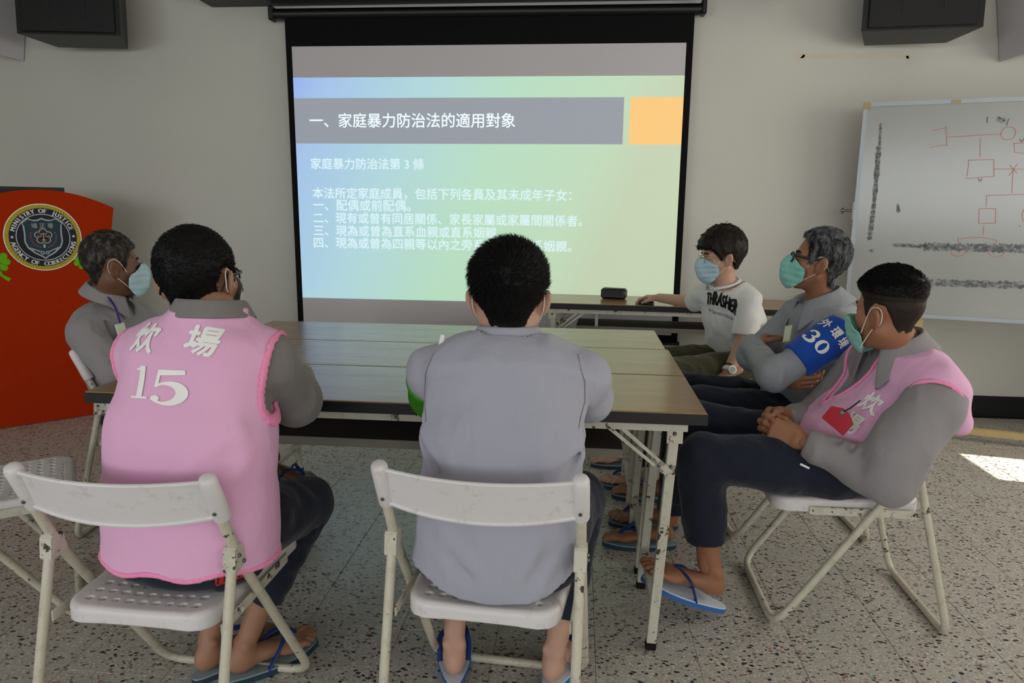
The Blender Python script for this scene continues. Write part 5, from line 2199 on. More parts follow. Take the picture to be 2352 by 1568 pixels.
for sg, px_ in ((1, [(.002, .952), (.020, .90), (.022, .85), (.006, .79)]), (-1, [(-.332, .950), (-.350, .90), (-.352, .85), (-.338, .79)])):
    conform(stroke2d([p for a_, b_ in zip(px_[:-1], px_[1:]) for p in [(a_[0] + (b_[0] - a_[0]) * t_ / 6, a_[1] + (b_[1] - a_[1]) * t_ / 6) for t_ in range(6)]], [.0022] * 18), (0, 1.3, 0), (1, 0, 0), Z3, t3, 'seam', M['grey_dark'], P3.root, P3.off, .0012, .02, .5)
collar(P3.root, P3.off, (-.166, 1.700, .968), (0, -.12, 1), (-.03, 1, 0), .066, .068, .040, .040, .02, M['grey_light'], slope=.006)
slipper(P3.root, fL, (-.310, 1.738, .028), P3.off, -1, M['sole_white'], M['sole_blue'], M['strap_blue'])
slipper(P3.root, fR, (-.045, 1.738, .028), P3.off, 1, M['sole_white'], M['sole_blue'], M['strap_blue'])
fb = Field((-.46, 1.64, .68), (-.24, 1.92, .94), .0055)
chain(fb, aL3[0], [.068, .061, .050], .02)
fb.cut(halfspace((-.355, 1.715, .862), unit(np.array(aL3[0][0]) - np.array(aL3[0][1]))))
fb.cut(halfspace((-.330, 1.845, .795), unit(np.array(aL3[0][2]) - np.array(aL3[0][1]))))
sdf_obj('armband', fb, M['armband_green'], P3.root, P3.off)
P3.htube('ear_loop', [(-.083, -.012, .018), (-.0855, -.032, .006), (-.0855, -.034, -.02), (-.079, -.012, -.05), (-.068, .02, -.07)], .0016, M['elastic'], None, 6, smooth_n=4)
P3.htube('ear_loop', [(.083, -.012, .018), (.0855, -.032, .006), (.0855, -.034, -.02), (.079, -.012, -.05), (.068, .02, -.07)], .0016, M['elastic'], None, 6, smooth_n=4)
P3.mask(M['mask_blue'], loops=False)
P3.eyes(HBLACK)
MB().box((-.322, 1.665, .970), (.012, .008, .032), Matrix.Rotation(.2, 3, 'Y'), .002).build('shoulder_tag', M['white_print'], P3.root, off=P3.off)

# ================================================================== man in the pink vest 15, seen from behind
P2 = Person('man seen from behind in a pink vest numbered 15, turning right, wearing glasses', (-.86, 1.40, 0))
s2 = np.array([1, -.05, 0])
secs2 = [((-.885, 1.485, .47), (.178, .118), s2), ((-.878, 1.485, .60), (.176, .114), s2), ((-.866, 1.490, .76), (.172, .112), s2), ((-.856, 1.530, .91), (.158, .106), s2), ((-.845, 1.560, .975), (.125, .080), s2)]
nk2 = (-.832, 1.565, 1.045)
aL2 = ([(-1.008, 1.560, .925), (-1.03, 1.70, .80), (-.93, 1.97, .80)], [.058, .054, .042])
aR2 = ([(-.705, 1.560, .935), (-.705, 1.690, .805), (-.80, 1.965, .800)], [.058, .062, .044])
P2.head((-.884, 1.600, 1.115), (.03, 1, .02), (-.08, -.02, 1), neck=(-.835, 1.565, 1.02), neck_r=(.056, .062), scale=.95)
put_hand(P2, aL2[0][2], (.5, .85, -.05), (0, .1, 1), -1, h=.0036, fore=.02)
put_hand(P2, aR2[0][2], (-.6, .75, -.05), (0, .1, 1), 1, h=.0036, fore=.02)
L2, R2 = ((-.955, 1.51, .505), (-.995, 1.86, .475), (-.985, 1.745, .12)), ((-.810, 1.51, .505), (-.735, 1.82, .475), (-.885, 1.745, .13))
fL = put_foot(P2, (-.995, 1.690, .026), (.45, .89, 0), -1, L2)
fR = put_foot(P2, (-.900, 1.690, .026), (.62, .78, 0), 1, R2)
inner_body(P2, secs2, [aL2, aR2, (L2, [.080, .064, .046]), (R2, [.080, .064, .046])], nk2)
P2.finish_skin(SK_TAN)
P2.hair(HBLACK, [(.098, .150), (.094, .072), (.078, .060), (.050, .050), (.040, .015), (.030, -.018), (.018, -.016), (.014, .012), (-.004, .030), (-.036, .024), (-.047, -.012), (-.036, -.048), (-.026, -.100), (-.130, -.122), (-.20, .150)],
        (.012, .007, .0015), 9500, .012, 5, .0008, whorl=(-.012, -.085, .062), lift=.5, swirl=.8, jitter=.4)
P2.mask(M['mask_white'])
P2.eyes(HBLACK)
P2.glasses(M['glasses'])
legs(P2, M['navy'], seatp(secs2), L2, R2, (.07, .085))
shirt(P2, M['grey_dark'], secs2, nk2, [aL2, aR2], hem=.52, seed=7.0, infl=-.004)
collar(P2.root, P2.off, (-.835, 1.560, 1.032), (0, -.10, 1), (.05, 1, 0), .067, .069, .044, .040, .02, M['grey_dark'], slope=.006)
HEM2 = .487


def vest2(f, cutarm=True):
    torso(f, [(c_, (r_[0] + .013, r_[1] + .012), s_) for c_, r_, s_ in secs2], .02, 2.5)
    f.add(ecap((-.885, 1.485, .46), (-.878, 1.485, .60), s2, (.198, .130), (.192, .126), 2.1), .02)
    for x in (-1.0, -.715):
        f.add(cone((-.836, 1.558, .985), (x, 1.560, .938), .066, .071), .03)
    f.add(cone((-.838, 1.550, .965), (-.836, 1.556, 1.05), .096, .086), .03)
    f.folds([((-.70, 1.36, .92), (-.66, 1.40, .80), .02, .008), ((-.72, 1.35, .78), (-.645, 1.40, .86), .018, .008), ((-.80, 1.33, .70), (-.66, 1.38, .80), .024, .008), ((-.88, 1.32, .62), (-.68, 1.34, .74), .03, .007),
             ((-1.02, 1.38, .90), (-1.0, 1.36, .72), .02, .005), ((-.70, 1.33, .62), (-.65, 1.36, .72), .02, .006), ((-.84, 1.42, 1.0), (-.83, 1.37, .86), .025, .004), ((-.98, 1.31, .60), (-.90, 1.31, .52), .03, .004)])
    return f


def arm2(X, Y, Z):
    a = ecap((-.560, 1.590, .925), (-.46, 1.60, .90), (0, 1, 0), (.135, .150), (.13, .15), 5.0)[0]
    b = ecap((-1.155, 1.590, .925), (-1.26, 1.60, .90), (0, 1, 0), (.135, .150), (.13, .15))[0]
    return np.minimum(a(X, Y, Z), b(X, Y, Z))


lo2, hi2 = (-1.16, 1.24, .42), (-.54, 1.76, 1.12)
fv = Field(lo2, hi2, .0058)
vest2(fv)
fv.cut(lambda X, Y, Z: -arm2(X, Y, Z))
fv.cut(lambda X, Y, Z: (HEM2 + .006 * np.sin(X * 40)) - Z + 0 * Y)
fv.cut(halfspace((-.835, 1.480, 1.052), (0, -.05, 1)))
fv.wrinkle(.003, 11, (1, 1, .6), 9.0)
vo = sdf_obj('vest', fv, M['pink'], P2.root, P2.off)
band_trim('vest_trim', P2, M['pink_trim'], vest2, lambda X, Y, Z: np.where(Z > HEM2 + .01, arm2(X, Y, Z), 1) + .0015 * np.sin(Z * 900), lo2, hi2, .0048, .0046, .0075)
band_trim('vest_hem', P2, M['pink_trim'], vest2, lambda X, Y, Z: np.where(np.abs(Z - HEM2) < .03, Z - HEM2 - .006 + .006 * np.sin(X * 40) * -1, 1) + 0 * Y, (lo2[0], lo2[1], .45), (hi2[0], hi2[1], .53), .0048, .0040, .0065)
t2 = bvh_of([vo])
k1 = text_box('炊', w=.062, h=.066, bold=.030, shear=.12)
k2 = text_box('場', w=.070, h=.062, bold=.030, shear=.08)
U2, V2 = (1, -.02, -.10), (0, .26, 1)
for g_, o_ in ((k1, (-.966, 1.30, 1.010)), (k2, (-.836, 1.30, 1.008))):
    conform(g_, o_, U2, V2, t2, 'lettering', M['white_print'], P2.root, P2.off)
n1 = shift2d(numeral('1'), 0, 0, .070)
n5 = shift2d(numeral('5'), 0, 0, .082)
n5 = ([(x * 1.45, y * .88) for x, y in n5[0]], n5[1])
conform(n1, (-.952, 1.25, .909), (1, -.02, 0), (0, .2, 1), t2, 'numeral', M['white_print'], P2.root, P2.off)
conform(n5, (-.902, 1.25, .899), (1, -.02, 0), (0, .2, 1), t2, 'numeral', M['white_print'], P2.root, P2.off)
for R_, o_, sd in ((fL, (-.995, 1.688, .022), -1), (fR, (-.900, 1.688, .022), 1)):
    slipper(P2.root, R_, o_, P2.off, sd, M['sole_grey'], M['sole_teal'], M['strap_blue'])
lg = [p for p in bpy.data.objects if p.parent == P2.root and p.name.startswith('trousers')]
logo = rect(0, .05, 0, .030)
conform(logo, (-.775, 1.20, .462), (1, 0, .1), (0, 0, 1), bvh_of(lg), 'red_logo_patch', plain('red_print', (190, 40, 34)), P2.root, P2.off)
bars = join2d(*[stroke2d([(.004 + k * .012, .004), (.010 + k * .012, .028)], [.003, .003]) for k in range(4)])
conform(bars, (-.775, 1.20, .462), (1, 0, .1), (0, 0, 1), bvh_of(lg), 'logo_stripes', M['black_edge'], P2.root, P2.off, .0035)

# ================================================================== older man at the far left end of the table, in profile
P1 = Person('older man in grey uniform in profile before the orange lectern, pale blue mask', (-1.76, 2.62, 0))
s1 = np.array([.05, -1, 0])
secs1 = [((-1.73, 2.62, .47), (.172, .128), s1), ((-1.755, 2.62, .60), (.168, .118), s1), ((-1.800, 2.612, .72), (.168, .116), s1), ((-1.822, 2.60, .81), (.162, .106), s1), ((-1.820, 2.595, .870), (.130, .082), s1)]
nk1 = (-1.800, 2.585, .950)
aR1 = ([(-1.805, 2.440, .815), (-1.66, 2.390, .680), (-1.46, 2.45, .790)], [.060, .053, .042])
aL1 = ([(-1.790, 2.765, .815), (-1.66, 2.82, .68), (-1.50, 2.72, .775)], [.060, .053, .042])
P1.head((-1.752, 2.560, 1.060), (.70, .71, -.02), (-.02, 0, 1), neck=(-1.798, 2.585, .930), neck_r=(.054, .060), scale=1.0)
put_hand(P1, aR1[0][2], (.85, .45, 0), (0, 0, 1), -1, h=.0036, fore=.02)
put_hand(P1, aL1[0][2], (.85, -.4, 0), (0, 0, 1), 1, h=.0036, fore=.02)
L1, R1 = ((-1.70, 2.71, .505), (-1.33, 2.74, .535), (-1.245, 2.745, .25)), ((-1.70, 2.53, .505), (-1.30, 2.49, .50), (-1.34, 2.50, .11))
fL = put_foot(P1, (-1.285, 2.745, .175), (.95, -.10, -.06), -1, L1)
fR = put_foot(P1, (-1.385, 2.50, .026), (1, 0, 0), 1, R1)
inner_body(P1, secs1, [aL1, aR1, (L1, [.080, .064, .046]), (R1, [.080, .064, .046])], nk1)
P1.finish_skin(SK_DARK)
P1.hair(HSALT, CROP, (.009, .006, .002), 6000, .010, 11, .001, whorl=(0, -.08, .07), lift=.4, width=.0009)
P1.mask(M['mask_blue'])
P1.eyes(HBLACK)
legs(P1, M['navy'], seatp(secs1), L1, R1, (.06, .06))
shirt(P1, M['grey_mid'], secs1, nk1, [aL1, aR1], hem=.50, seed=4.0, folds=[((-1.86, 2.46, .83), (-1.80, 2.44, .70), .018, .006), ((-1.95, 2.53, .80), (-1.85, 2.49, .66), .02, .006), ((-1.80, 2.47, .88), (-1.73, 2.50, .82), .016, .007)])
collar(P1.root, P1.off, (-1.800, 2.587, .930), (.50, 0, 1), (.96, .08, -.3), .068, .072, .046, .046, .040, M['grey_mid'], gap=.3)
for R_, o_, sd in ((fL, (-1.285, 2.745, .170), -1), (fR, (-1.385, 2.50, .022), 1)):
    slipper(P1.root, R_, o_, P1.off, sd, M['sole_grey'], M['sole_teal'], M['strap_blue'])
MB().tube(fillet([(-1.755, 2.52, .945), (-1.715, 2.505, .90), (-1.70, 2.50, .84)], .02), .005, 8, squash=.4).build('lanyard', plain('blue_lanyard', (44, 40, 120)), P1.root, True, off=P1.off)
MB().box((-1.695, 2.495, .815), (.006, .05, .06), Matrix.Rotation(-.2, 3, 'Y'), .001).build('name_badge', M['badge'], P1.root, off=P1.off)

# ================================================================== youth in the white T-shirt at the desk
P4 = Person('youth in a white T-shirt with black lettering, reaching to the mouse on the desk', (.80, 3.60, 0))
f4 = unit((-.80, -.60, 0))
s4 = np.cross(f4, Z3)
secs4 = [((.82, 3.66, .49), (.160, .112), s4), ((.80, 3.655, .62), (.152, .106), s4), ((.765, 3.63, .76), (.162, .104), s4), ((.735, 3.605, .86), (.150, .088), s4), ((.722, 3.595, .90), (.11, .07), s4)]
nk4 = (.712, 3.59, .945)
aR4 = ([(.640, 3.720, .855), (.612, 3.850, .805)], [.054, .060])
aL4 = ([(.812, 3.482, .855), (.796, 3.450, .700)], [.054, .066])
P4.head((.684, 3.595, 1.064), (-.97, -.10, -.12), (-.06, 0, 1), neck=(.712, 3.592, .92), neck_r=(.048, .054), scale=1.0)
fa = Field((.30, 3.25, .42), (.95, 4.25, .95), .0052)
chain(fa, [(.675, 3.735, .85), (.600, 3.900, .795), (.455, 4.095, .790)], [.042, .036, .025], .012)
chain(fa, [(.813, 3.478, .84), (.775, 3.43, .645), (.702, 3.362, .525)], [.043, .036, .025], .012)
V_, F_ = fa.mesh()
P4.add_skin(V_, F_)
put_hand(P4, (.452, 4.100, .792), (-.62, .78, -.10), (0, .1, 1), -1, [(.30, .45, .3), (.25, .40, .3), (.30, .45, .3), (.45, .5, .3)], (.55, .2), .10, .0026, .95)
put_hand(P4, (.700, 3.360, .522), (-.86, -.30, -.36), (-.30, -.25, .9), 1, [(.25, .3, .2)] * 4, (.7, .2), .06, .003, .95)
L4, R4 = ((.86, 3.58, .505), (.42, 3.30, .53), (.36, 3.22, .11)), ((.73, 3.71, .505), (.40, 3.56, .53), (.30, 3.50, .11))
fL = put_foot(P4, (.37, 3.23, .026), (-1, -.1, 0), -1, L4)
fR = put_foot(P4, (.33, 3.51, .026), (-1, -.1, 0), 1, R4)
inner_body(P4, secs4, [([(.678, 3.725, .86), (.60, 3.90, .79)], [.055, .045]), ([(.815, 3.478, .86), (.775, 3.43, .64)], [.055, .045]), (L4, [.080, .064, .046]), (R4, [.080, .064, .046])], nk4)
P4.finish_skin(SK_FAIR)
BOWL = [(.16, .20), (.150, .052), (.112, .046), (.088, .042), (.060, .032), (.036, -.002), (.026, -.020), (.020, -.018), (.012, .006), (-.006, .012), (-.026, .010), (-.038, -.012), (-.050, -.050), (-.066, -.072), (-.13, -.085), (-.22, .20)]
P4.hair(HBROWN, BOWL, (.034, .026, .006), 6000, .018, 21, .0035, tpow=.7, lenz=(-.02, .04), whorl=(0, -.03, .13), lift=.10, swirl=.1, down=.5, jitter=.25, width=.0016)
P4.htube('hair_tuft', [(-.005, -.03, .135), (0, -.04, .160), (.010, -.055, .158)], [.0012] * 8 + [.0005], HBROWN, None, 5, smooth_n=4)
P4.mask(M['mask_blue'])
P4.glasses(M['gold'], .040, .046, .0011, True, .110, -.006, .0011)
P4.eyes(HBLACK)
legs(P4, M['olive'], seatp(secs4), L4, R4, (.0, .0), (.092, .074, .066))
P4shirt = shirt(P4, M['tee'], secs4, nk4, [aR4, aL4], hem=.565, infl=.004, seed=12.0, neck_cut=-.012, sh_r=.05, name='t_shirt', h=.006,
                folds=[((.70, 3.46, .82), (.74, 3.48, .68), .018, .008), ((.64, 3.55, .80), (.68, 3.56, .66), .018, .007), ((.69, 3.52, .66), (.80, 3.50, .62), .02, .007), ((.80, 3.48, .80), (.79, 3.50, .66), .015, .006)])
collar(P4.root, P4.off, (.712, 3.590, .928), (0.05, .05, 1), (-.80, -.60, -.30), .062, .066, .012, .010, 0, M['tee'], gap=.02, flare=1.0, name='neckband')
tt = bvh_of([P4shirt])
u4 = -s4 * -1.0
u4 = unit(np.array([.66, -.74, -.16]))
th = text_box('THRASHER', w=.185, h=.062, bold=.035)
th = ([(x, y * (1 + .10 * math.sin(x * 160)) + .018 * math.sin(math.pi * x / .185)) for x, y in th[0]], th[1])
no4 = unit(np.cross(u4, (0, 0, 1)))
o4 = np.array([.622, 3.592, .822])
conform(th, o4, u4, Z3, tt, 'lettering', M['black_edge'], P4.root, P4.off, .003, .012, .35)
sm = text_box('SKATEBOARD MAGAZINE', w=.17, h=.014, bold=.0)
conform(sm, o4 + u4 * .008 + np.array([0, 0, -.030]), u4, Z3, tt, 'small_lettering', M['grey_marker'], P4.root, P4.off, .003, .012, .35)
wv = unit(np.array([.775, 3.43, .645]) - np.array([.702, 3.362, .525]))
wc = np.array([.712, 3.371, .542])
MB().lathe([(.030, -.010), (.0325, -.008), (.0325, .008), (.030, .010)], wc, wv, 20).build('watch_strap', M['white_print'], P4.root, True, off=P4.off)
wn = unit(np.array([.25, -.85, .35]) - wv * np.dot(np.array([.25, -.85, .35]), wv))
wo_ = MB().lathe([(.019, 0), (.021, .004), (.021, .012), (.017, .014)], wc + wn * .026, wn, 20).build('watch_case', M['white_print'], P4.root, True, off=P4.off)
MB().lathe([(.013, 0), (.013, .001)], wc + wn * .0402, wn, 16).build('watch_face', M['alu'], wo_, True, off=P4.off)
MB().lathe([(.0285, -.003), (.0310, -.002), (.0310, .002), (.0285, .003)], wc + wv * .022, wv, 20).build('wrist_cord', M['black_cord'], P4.root, True, off=P4.off)
slipper(P4.root, fL, (.37, 3.23, .022), P4.off, -1, M['sole_grey'], M['sole_teal'], M['strap_blue'])
slipper(P4.root, fR, (.33, 3.51, .022), P4.off, 1, M['sole_grey'], M['sole_teal'], M['strap_blue'])
# the mouse under the hand
fm = Field((-.04, -.065, -.002), (.04, .065, .045), .0024)
fm.add(ell((0, 0, .006), (.030, .054, .030)))
fm.cut(lambda X, Y, Z: .001 - Z + 0 * X + 0 * Y)
ms = empty('computer_mouse', (.392, 4.172, .741))
tag(ms, 'black computer mouse under the hand of the youth on the desk', 'mouse')
Vm, Fm = fm.mesh()
Vm = xform(Vm, frame((-.62, .78, 0)), (0, 0, 0))
link_mesh('shell', np_mesh('shell', Vm, Fm), M['black_plastic'], ms, True)
wl = xform(np.array([[0, .030, .030]]), frame((-.62, .78, 0)), (0, 0, 0))[0]
MB().lathe([(.006, -.003), (.0075, -.002), (.0075, .002), (.006, .003)], tuple(wl - np.array([0, 0, .004])), tuple(frame((-.62, .78, 0))[:, 0]), 12).build('scroll_wheel', M['dark_rubber'], ms, True)

# ================================================================== man with the blue armband, arms crossed
P5 = Person('grey haired man with crossed arms and a blue armband numbered 30', (.90, 2.80, 0))
f5 = unit((-.97, -.22, 0))
s5 = np.cross(f5, Z3)
secs5 = [((.85, 2.815, .47), (.175, .130), s5), ((.885, 2.805, .61), (.175, .128), s5), ((.915, 2.79, .75), (.180, .122), s5), ((.920, 2.77, .860), (.172, .108), s5), ((.915, 2.765, .925), (.135, .080), s5)]
nk5 = (.905, 2.76, .978)
aL5 = ([(.935, 2.590, .872), (.690, 2.535, .715), (.66, 2.77, .780)], [.060, .054, .044])
aR5 = ([(.870, 2.935, .872), (.690, 2.865, .715), (.725, 2.610, .690)], [.060, .053, .042])
P5.head((.872, 2.745, 1.102), (-.95, .26, .20), (.17, 0, 1), neck=(.905, 2.76, .93), neck_r=(.052, .058), scale=.94)
put_hand(P5, aR5[0][2], (.66, -.70, .05), (-.60, -.60, -.25), -1, [(.45, .85, .5), (.5, .9, .5), (.5, .9, .5), (.5, .9, .5)], (1.1, .2), .03, fore=.012)
put_hand(P5, aL5[0][2], (.62, .62, .05), (-.6, .3, .7), 1, [(.3, .4, .3)] * 4, (.9, .2), .04, fore=.012)
L5, R5 = ((.83, 2.72, .505), (.455, 2.675, .565), (.415, 2.80, .115)), ((.81, 2.905, .505), (.44, 2.96, .55), (.43, 3.08, .11))
fL = put_foot(P5, (.395, 2.800, .026), (-1, .02, 0), -1, L5)
fR = put_foot(P5, (.42, 3.09, .026), (-1, .05, 0), 1, R5)
inner_body(P5, secs5, [aL5, aR5, (L5, [.080, .064, .046]), (R5, [.080, .064, .046])], nk5)
P5.finish_skin(SK_BROWN)
P5.hair(HGREY, [(.085, .150), (.078, .090), (.066, .080), (.052, .060), (.046, .030), (.040, .004), (.030, -.012), (.018, -.010), (.012, .014), (-.004, .028), (-.036, .022), (-.049, -.014), (-.054, -.048), (-.064, -.080), (-.130, -.098), (-.20, .150)],
        (.017, .010, .004), 9000, .020, 31, .0010, whorl=(0, -.07, .09), lift=.3, swirl=.3, jitter=.3)
P5.mask(M['mask_green'])
P5.glasses(M['glasses'], .036, .052, .0032, False, .110, -.004, .0032)
P5.eyes(HBLACK)
legs(P5, M['navy'], seatp(secs5), L5, R5, (.07, .07))
shirt(P5, M['grey_cool'], secs5, nk5, [aL5, aR5], hem=.555, seed=15.0, infl=.006, folds=[((.80, 2.68, .80), (.86, 2.70, .64), .018, .008), ((.84, 2.66, .66), (.96, 2.67, .60), .02, .008), ((.80, 2.72, .64), (.92, 2.68, .56), .02, .007), ((.90, 2.64, .72), (.98, 2.68, .66), .016, .006), ((.76, 2.74, .60), (.84, 2.68, .56), .018, .007)])
collar(P5.root, P5.off, (.902, 2.761, .945), (-.42, -.02, 1), (-.97, -.18, -.3), .066, .072, .048, .060, .045, M['grey_cool'], gap=.42, flare=1.6)
fb = Field((.60, 2.44, .62), (1.04, 2.72, .96), .0052)
fb.add(cone(aL5[0][0], aL5[0][1], .072, .066))
ax5 = unit(np.array(aL5[0][1]) - np.array(aL5[0][0]))
c5 = np.array(aL5[0][0])
fb.cut(halfspace(c5 - ax5 * .012, -unit(ax5 + np.array([-.15, 0, -.55]))))
fb.cut(halfspace(c5 + ax5 * .205, ax5))
fb.wrinkle(.0025, 16, (1, 1, 1), 3.0)
ab = sdf_obj('armband', fb, M['armband_blue'], P5.root, P5.off)
t5 = bvh_of([ab])
n5_ = unit(np.array([-.05, -1, .35]) - ax5 * np.dot(np.array([-.05, -1, .35]), ax5))
v5 = -ax5
u5 = unit(np.cross(v5, n5_))
for body_, s_, d_, w_, h_ in (('外', -.070, .055, .030, .034), ('環', -.026, .055, .032, .036), ('境', .016, .055, .028, .036)):
    conform(text_box(body_, w=w_, h=h_, bold=.025), c5 + ax5 * (d_ + h_ / 2) + u5 * s_ + n5_ * .03, u5, v5, t5, 'lettering', M['white_print'], P5.root, P5.off)
for ch_, s_ in (('3', -.066), ('0', -.016)):
    nm = shift2d(numeral(ch_), 0, 0, .048)
    nm = ([(x * 1.25, y) for x, y in nm[0]], nm[1])
    conform(nm, c5 + ax5 * .148 + u5 * s_ + n5_ * .03, u5, v5, t5, 'numeral', M['white_print'], P5.root, P5.off)
cl5 = c5 - ax5 * .012 + np.array([.03, -.045, .072])
MB().box(cl5, (.022, .010, .034), Matrix.Rotation(.5, 3, 'Y'), .003).build('band_clip', M['white_print'], P5.root, off=P5.off)
MB().prism([(-.020, -.031), (.020, -.031), (.020, .031), (-.020, .031)], ((.758, 2.645, .845), (.30, -.93, .25), (.15, .28, .95), (-.94, -.24, .2)), 0, .003).build('name_badge', M['badge_yellow'], P5.root, off=P5.off)
MB().prism([(-.016, -.026), (.016, -.026), (.016, .026), (-.016, .026)], ((.758, 2.645, .845), (.30, -.93, .25), (.15, .28, .95), (-.94, -.24, .2)), .003, .004).build('badge_card', M['badge'], P5.root, off=P5.off)
for R_, o_, sd in ((fL, (.395, 2.800, .022), -1), (fR, (.42, 3.09, .022), 1)):
    slipper(P5.root, R_, o_, P5.off, sd, M['sole_grey'], M['sole_teal'], M['strap_blue'])

# ================================================================== slouching man in the pink vest on the right, hands clasped
P6 = Person('slouching man in an open pink vest with a red card, hands clasped in his lap', (.95, 2.30, 0))
f6 = unit((-.97, -.22, 0))
s6 = np.cross(f6, Z3)
secs6 = [((.80, 2.305, .482), (.172, .122), s6), ((.905, 2.31, .575), (.170, .120), s6), ((.995, 2.31, .675), (.172, .118), s6), ((1.022, 2.30, .775), (.170, .108), s6), ((1.010, 2.29, .835), (.130, .080), s6)]
nk6 = (.990, 2.28, .900)
aL6 = ([(1.035, 2.105, .772), (.895, 2.045, .530), (.690, 2.140, .600)], [.068, .074, .042])
aR6 = ([(.955, 2.465, .780), (.820, 2.50, .575), (.680, 2.335, .610)], [.060, .054, .042])
P6.head((.925, 2.235, .992), (-.64, .77, .0), (-.04, 0, 1), neck=(.985, 2.275, .875), neck_r=(.055, .062), scale=.97)
put_hand(P6, (.675, 2.148, .604), (-.80, .48, .20), (-.40, -.85, .30), 1, [(.55, .95, .5), (.60, .95, .5), (.65, .95, .5), (.70, .95, .5)], (1.15, .35), .05, .0024, 1.02, .03)
put_hand(P6, (.668, 2.322, .628), (-.76, -.60, .06), (-.50, .80, .30), -1, [(.60, .9, .5), (.65, .9, .5), (.65, .9, .5), (.70, .9, .5)], (1.15, .35), .05, .0024, 1.02, .03)
L6, R6 = ((.80, 2.205, .500), (.392, 2.165, .530), (.428, 2.160, .175)), ((.78, 2.405, .500), (.40, 2.47, .555), (.375, 2.620, .115))
fL = put_foot(P6, (.452, 2.155, .078), (-.945, 0, .33), -1, L6, (0, 0, 1))
fR = put_foot(P6, (.365, 2.625, .026), (-1, 0, 0), 1, R6)
inner_body(P6, secs6, [aL6, aR6, (L6, [.080, .064, .046]), (R6, [.080, .064, .046])], nk6)
P6.finish_skin(SK_BROWN)
SIDE = [(.098, .160), (.112, .066), (.086, .062), (.062, .054), (.050, .040), (.042, .014), (.034, -.016), (.022, -.018), (.016, .012), (-.004, .030), (-.036, .024), (-.049, -.012), (-.054, -.050), (-.066, -.082), (-.130, -.094), (-.20, .16)]
P6.hair(HFADE, SIDE, (.024, .0045, .001), 6000, .007, 42, .0008, zr=(.040, .050), tpow=.8, whorl=(0, -.07, .10), lift=.25, swirl=.2, width=.0008, jitter=.3)
V_, F_ = hair_field(P6.nl, [(.10, .17), (.114, .070), (.086, .066), (.05, .058), (-.10, .046), (-.2, .03), (-.2, .17)], .0252, .0050, .001, zr=(.040, .050), tpow=.8).mesh()
SV, SF = strands(V_, F_, 8000, .017, seed=41, whorl=(0, -.085, .085), lift=.42, swirl=.4, jitter=.35, lenz=(.05, .10))
SV2, SF2 = strands(*hair_field(P6.nl, SIDE, .024, .0045, .001, zr=(.040, .050), tpow=.8).mesh(), 4500, .010, seed=43, whorl=(0, -.07, .10), lift=.22, swirl=.2, jitter=.4, zmin=.012, width=.0009)
SF = np.concatenate([SF, SF2 + len(SV)])
SV = np.concatenate([SV, SV2])
o_ = P6.hobj('top_hair', V_, F_, HBLACK)
P6.hobj('hair_tips', SV, SF, HBLACK, o_, False)['kind'] = 'stuff'
P6.mask(M['mask_green'], low=-.028, bottom=-.118, edge=.030)
P6.eyes(HBLACK)
legs(P6, M['navy'], seatp(secs6), L6, R6, (.085, .07), (.090, .074, .062))
shirt(P6, M['grey_mid'], secs6, nk6, [aL6, aR6], hem_fn=lambda X, Y, Z: np.where(Y > 2.125, .50 - Z, -1.0) + 0 * X, seed=21.0, extra=lambda f: f.add(cone((1.010, 2.085, .735), (.905, 2.050, .600), .082, .088), .03), folds=[((.95, 2.06, .60), (.84, 2.0, .56), .014, .008), ((.92, 2.12, .64), (.90, 2.02, .60), .013, .008)])
collar(P6.root, P6.off, (.985, 2.28, .858), (-.40, -.04, 1), (-.96, -.20, -.3), .072, .078, .058, .070, .050, M['grey_mid'], gap=.5, flare=1.42)


def vest6(f):
    torso(f, [(c_, (r_[0] + .014, r_[1] + .014), s_) for c_, r_, s_ in secs6], .02, 2.4)
    f.add(cone((.995, 2.285, .845), (1.034, 2.118, .780), .070, .088), .03)
    f.add(cone((.995, 2.285, .845), (.965, 2.45, .790), .072, .070), .03)
    f.add(cone((1.045, 2.12, .765), (1.095, 2.10, .690), .050, .038), .04)
    f.add(ecap((.87, 2.30, .47), (.96, 2.31, .57), s6, (.195, .14), (.19, .138), 2.4), .02)
    f.folds([((.90, 2.15, .66), (.84, 2.26, .56), .02, .007), ((.95, 2.14, .62), (.86, 2.20, .53), .018, .007), ((.93, 2.13, .72), (.87, 2.2, .63), .018, .006)])
    return f


def arm6(X, Y, Z):
    a = ecap((.985, 2.012, .735), (.90, 1.98, .60), (.85, 0, .5), (.105, .095), (.11, .10))[0]
    b = ecap((.96, 2.56, .745), (.88, 2.60, .62), (.85, 0, .5), (.10, .095), (.11, .10))[0]
    return np.minimum(a(X, Y, Z), b(X, Y, Z))


def open6(X, Y, Z):
    """the gap between the two front edges: a wedge from the neck down to the belly"""
    mid = 2.335 - .17 * (X - .9) * -.3
    wdt = .012 + .115 * np.clip((Z - .685) / .20, 0, 1) ** .8
    d = np.abs(Y - mid - .015) - wdt
    return np.maximum(np.maximum(d, .672 - Z), X - .98)


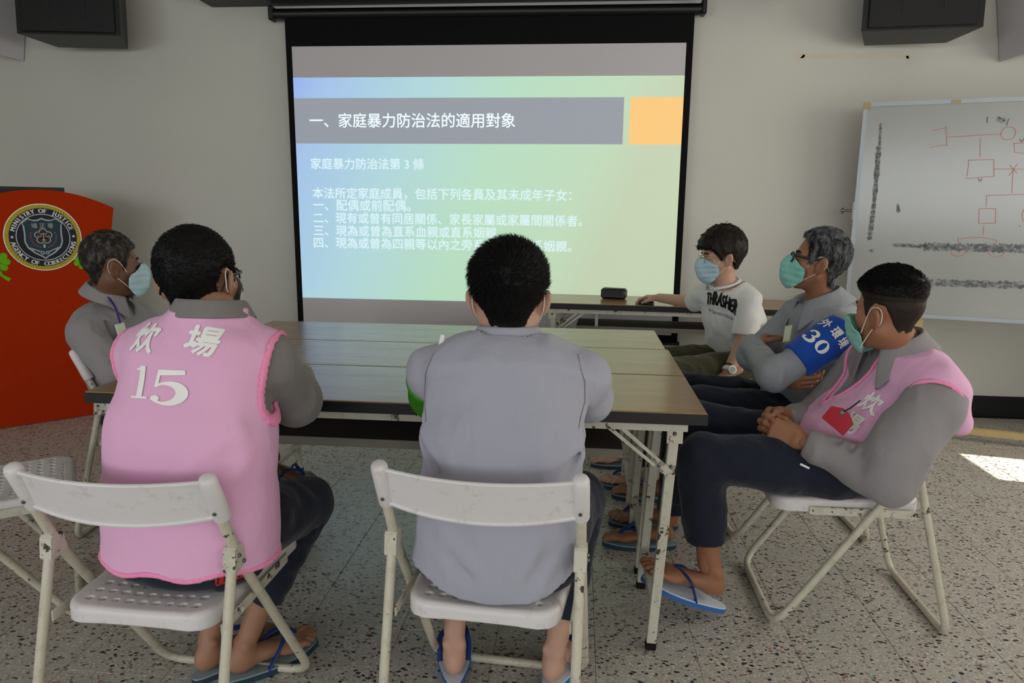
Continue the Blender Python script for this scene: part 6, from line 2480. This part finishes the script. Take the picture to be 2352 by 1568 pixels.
lo6, hi6 = (.70, 1.96, .39), (1.26, 2.60, .98)
fv = Field(lo6, hi6, .0058)
vest6(fv)
fv.cut(lambda X, Y, Z: -arm6(X, Y, Z))
fv.cut(lambda X, Y, Z: -open6(X, Y, Z))
hemf6 = halfspace((.88, 2.3, .475), (-.42, -.05, -.9))
fv.cut(hemf6)
fv.cut(lambda X, Y, Z: .715 + .0 - X + .25 * (Z - .60) + 0 * Y)
fv.cut(halfspace((.995, 2.28, .874), (-.28, -.02, 1)))
fv.wrinkle(.0035, 12, (1, 1, 1), 19.0)
vo6 = sdf_obj('vest', fv, M['pink'], P6.root, P6.off)
ok6 = lambda X, Y, Z: (hemf6(X, Y, Z) < .004)
band_trim('vest_trim', P6, M['pink_trim'], vest6, lambda X, Y, Z: np.where(ok6(X, Y, Z), arm6(X, Y, Z), 1) + .0012 * np.sin(Z * 800), lo6, hi6, .0048, .0044, .0070)
band_trim('vest_front_trim', P6, M['pink_trim'], vest6, lambda X, Y, Z: np.where(X < .96, open6(X, Y, Z), 1) + .0008 * np.sin(Z * 800), lo6, hi6, .0048, .0044, .0065)
t6 = bvh_of([vo6])
u6, v6 = unit(s6 * -1 * -1), unit(np.array([.55, .1, .83]))
u6 = unit(np.array([.25, -.95, -.10]))
v6 = unit(np.array([.55, .12, .80]))
conform(text_box('炊', w=.060, h=.062, bold=.03), np.array([.800, 2.195, .742]), u6, v6, t6, 'lettering', M['white_print'], P6.root, P6.off, .0035)
conform(text_box('場', w=.060, h=.062, bold=.03), np.array([.770, 2.195, .662]), u6, v6, t6, 'lettering', M['white_print'], P6.root, P6.off, .0035)
uc = unit(np.array([.56, -.60, -.45]))
vc = unit(np.array([.35, -.10, .80]))
nc = np.cross(uc, unit(vc - uc * (vc @ uc)))
cc = np.array([.775, 2.125, .680])
card = MB().prism([(-.040, -.028), (.040, -.028), (.040, .018), (.012, .034), (-.012, .034), (-.040, .018)], (cc, uc, unit(vc - uc * (vc @ uc)), nc), 0, .004).build('card_holder', M['red_card'], P6.root, off=P6.off)
MB().tube([cc + vc * .026 + nc * .004, cc + vc * .05 + nc * .006 + uc * .012, cc + vc * .085 + uc * .022], .0022, 6).build('card_cord', M['black_cord'], card, True, off=P6.off)
MB().lathe([(.006, -.001), (.008, 0), (.006, .003)], cc + vc * .024 + nc * .004, nc, 12).build('eyelet', M['screw'], card, True, off=P6.off)
slipper(P6.root, fL, (.463, 2.153, .052), P6.off, -1, M['sole_white'], M['sole_blue'], M['strap_blue'])
slipper(P6.root, fR, (.365, 2.625, .022), P6.off, 1, M['sole_grey'], M['sole_teal'], M['strap_blue'])
MB().box((.675, 2.078, .548), (.030, .003, .006), Matrix.Rotation(math.radians(25), 3, 'Y'), .001).build('pocket_tag', M['white_print'], P6.root, off=P6.off)
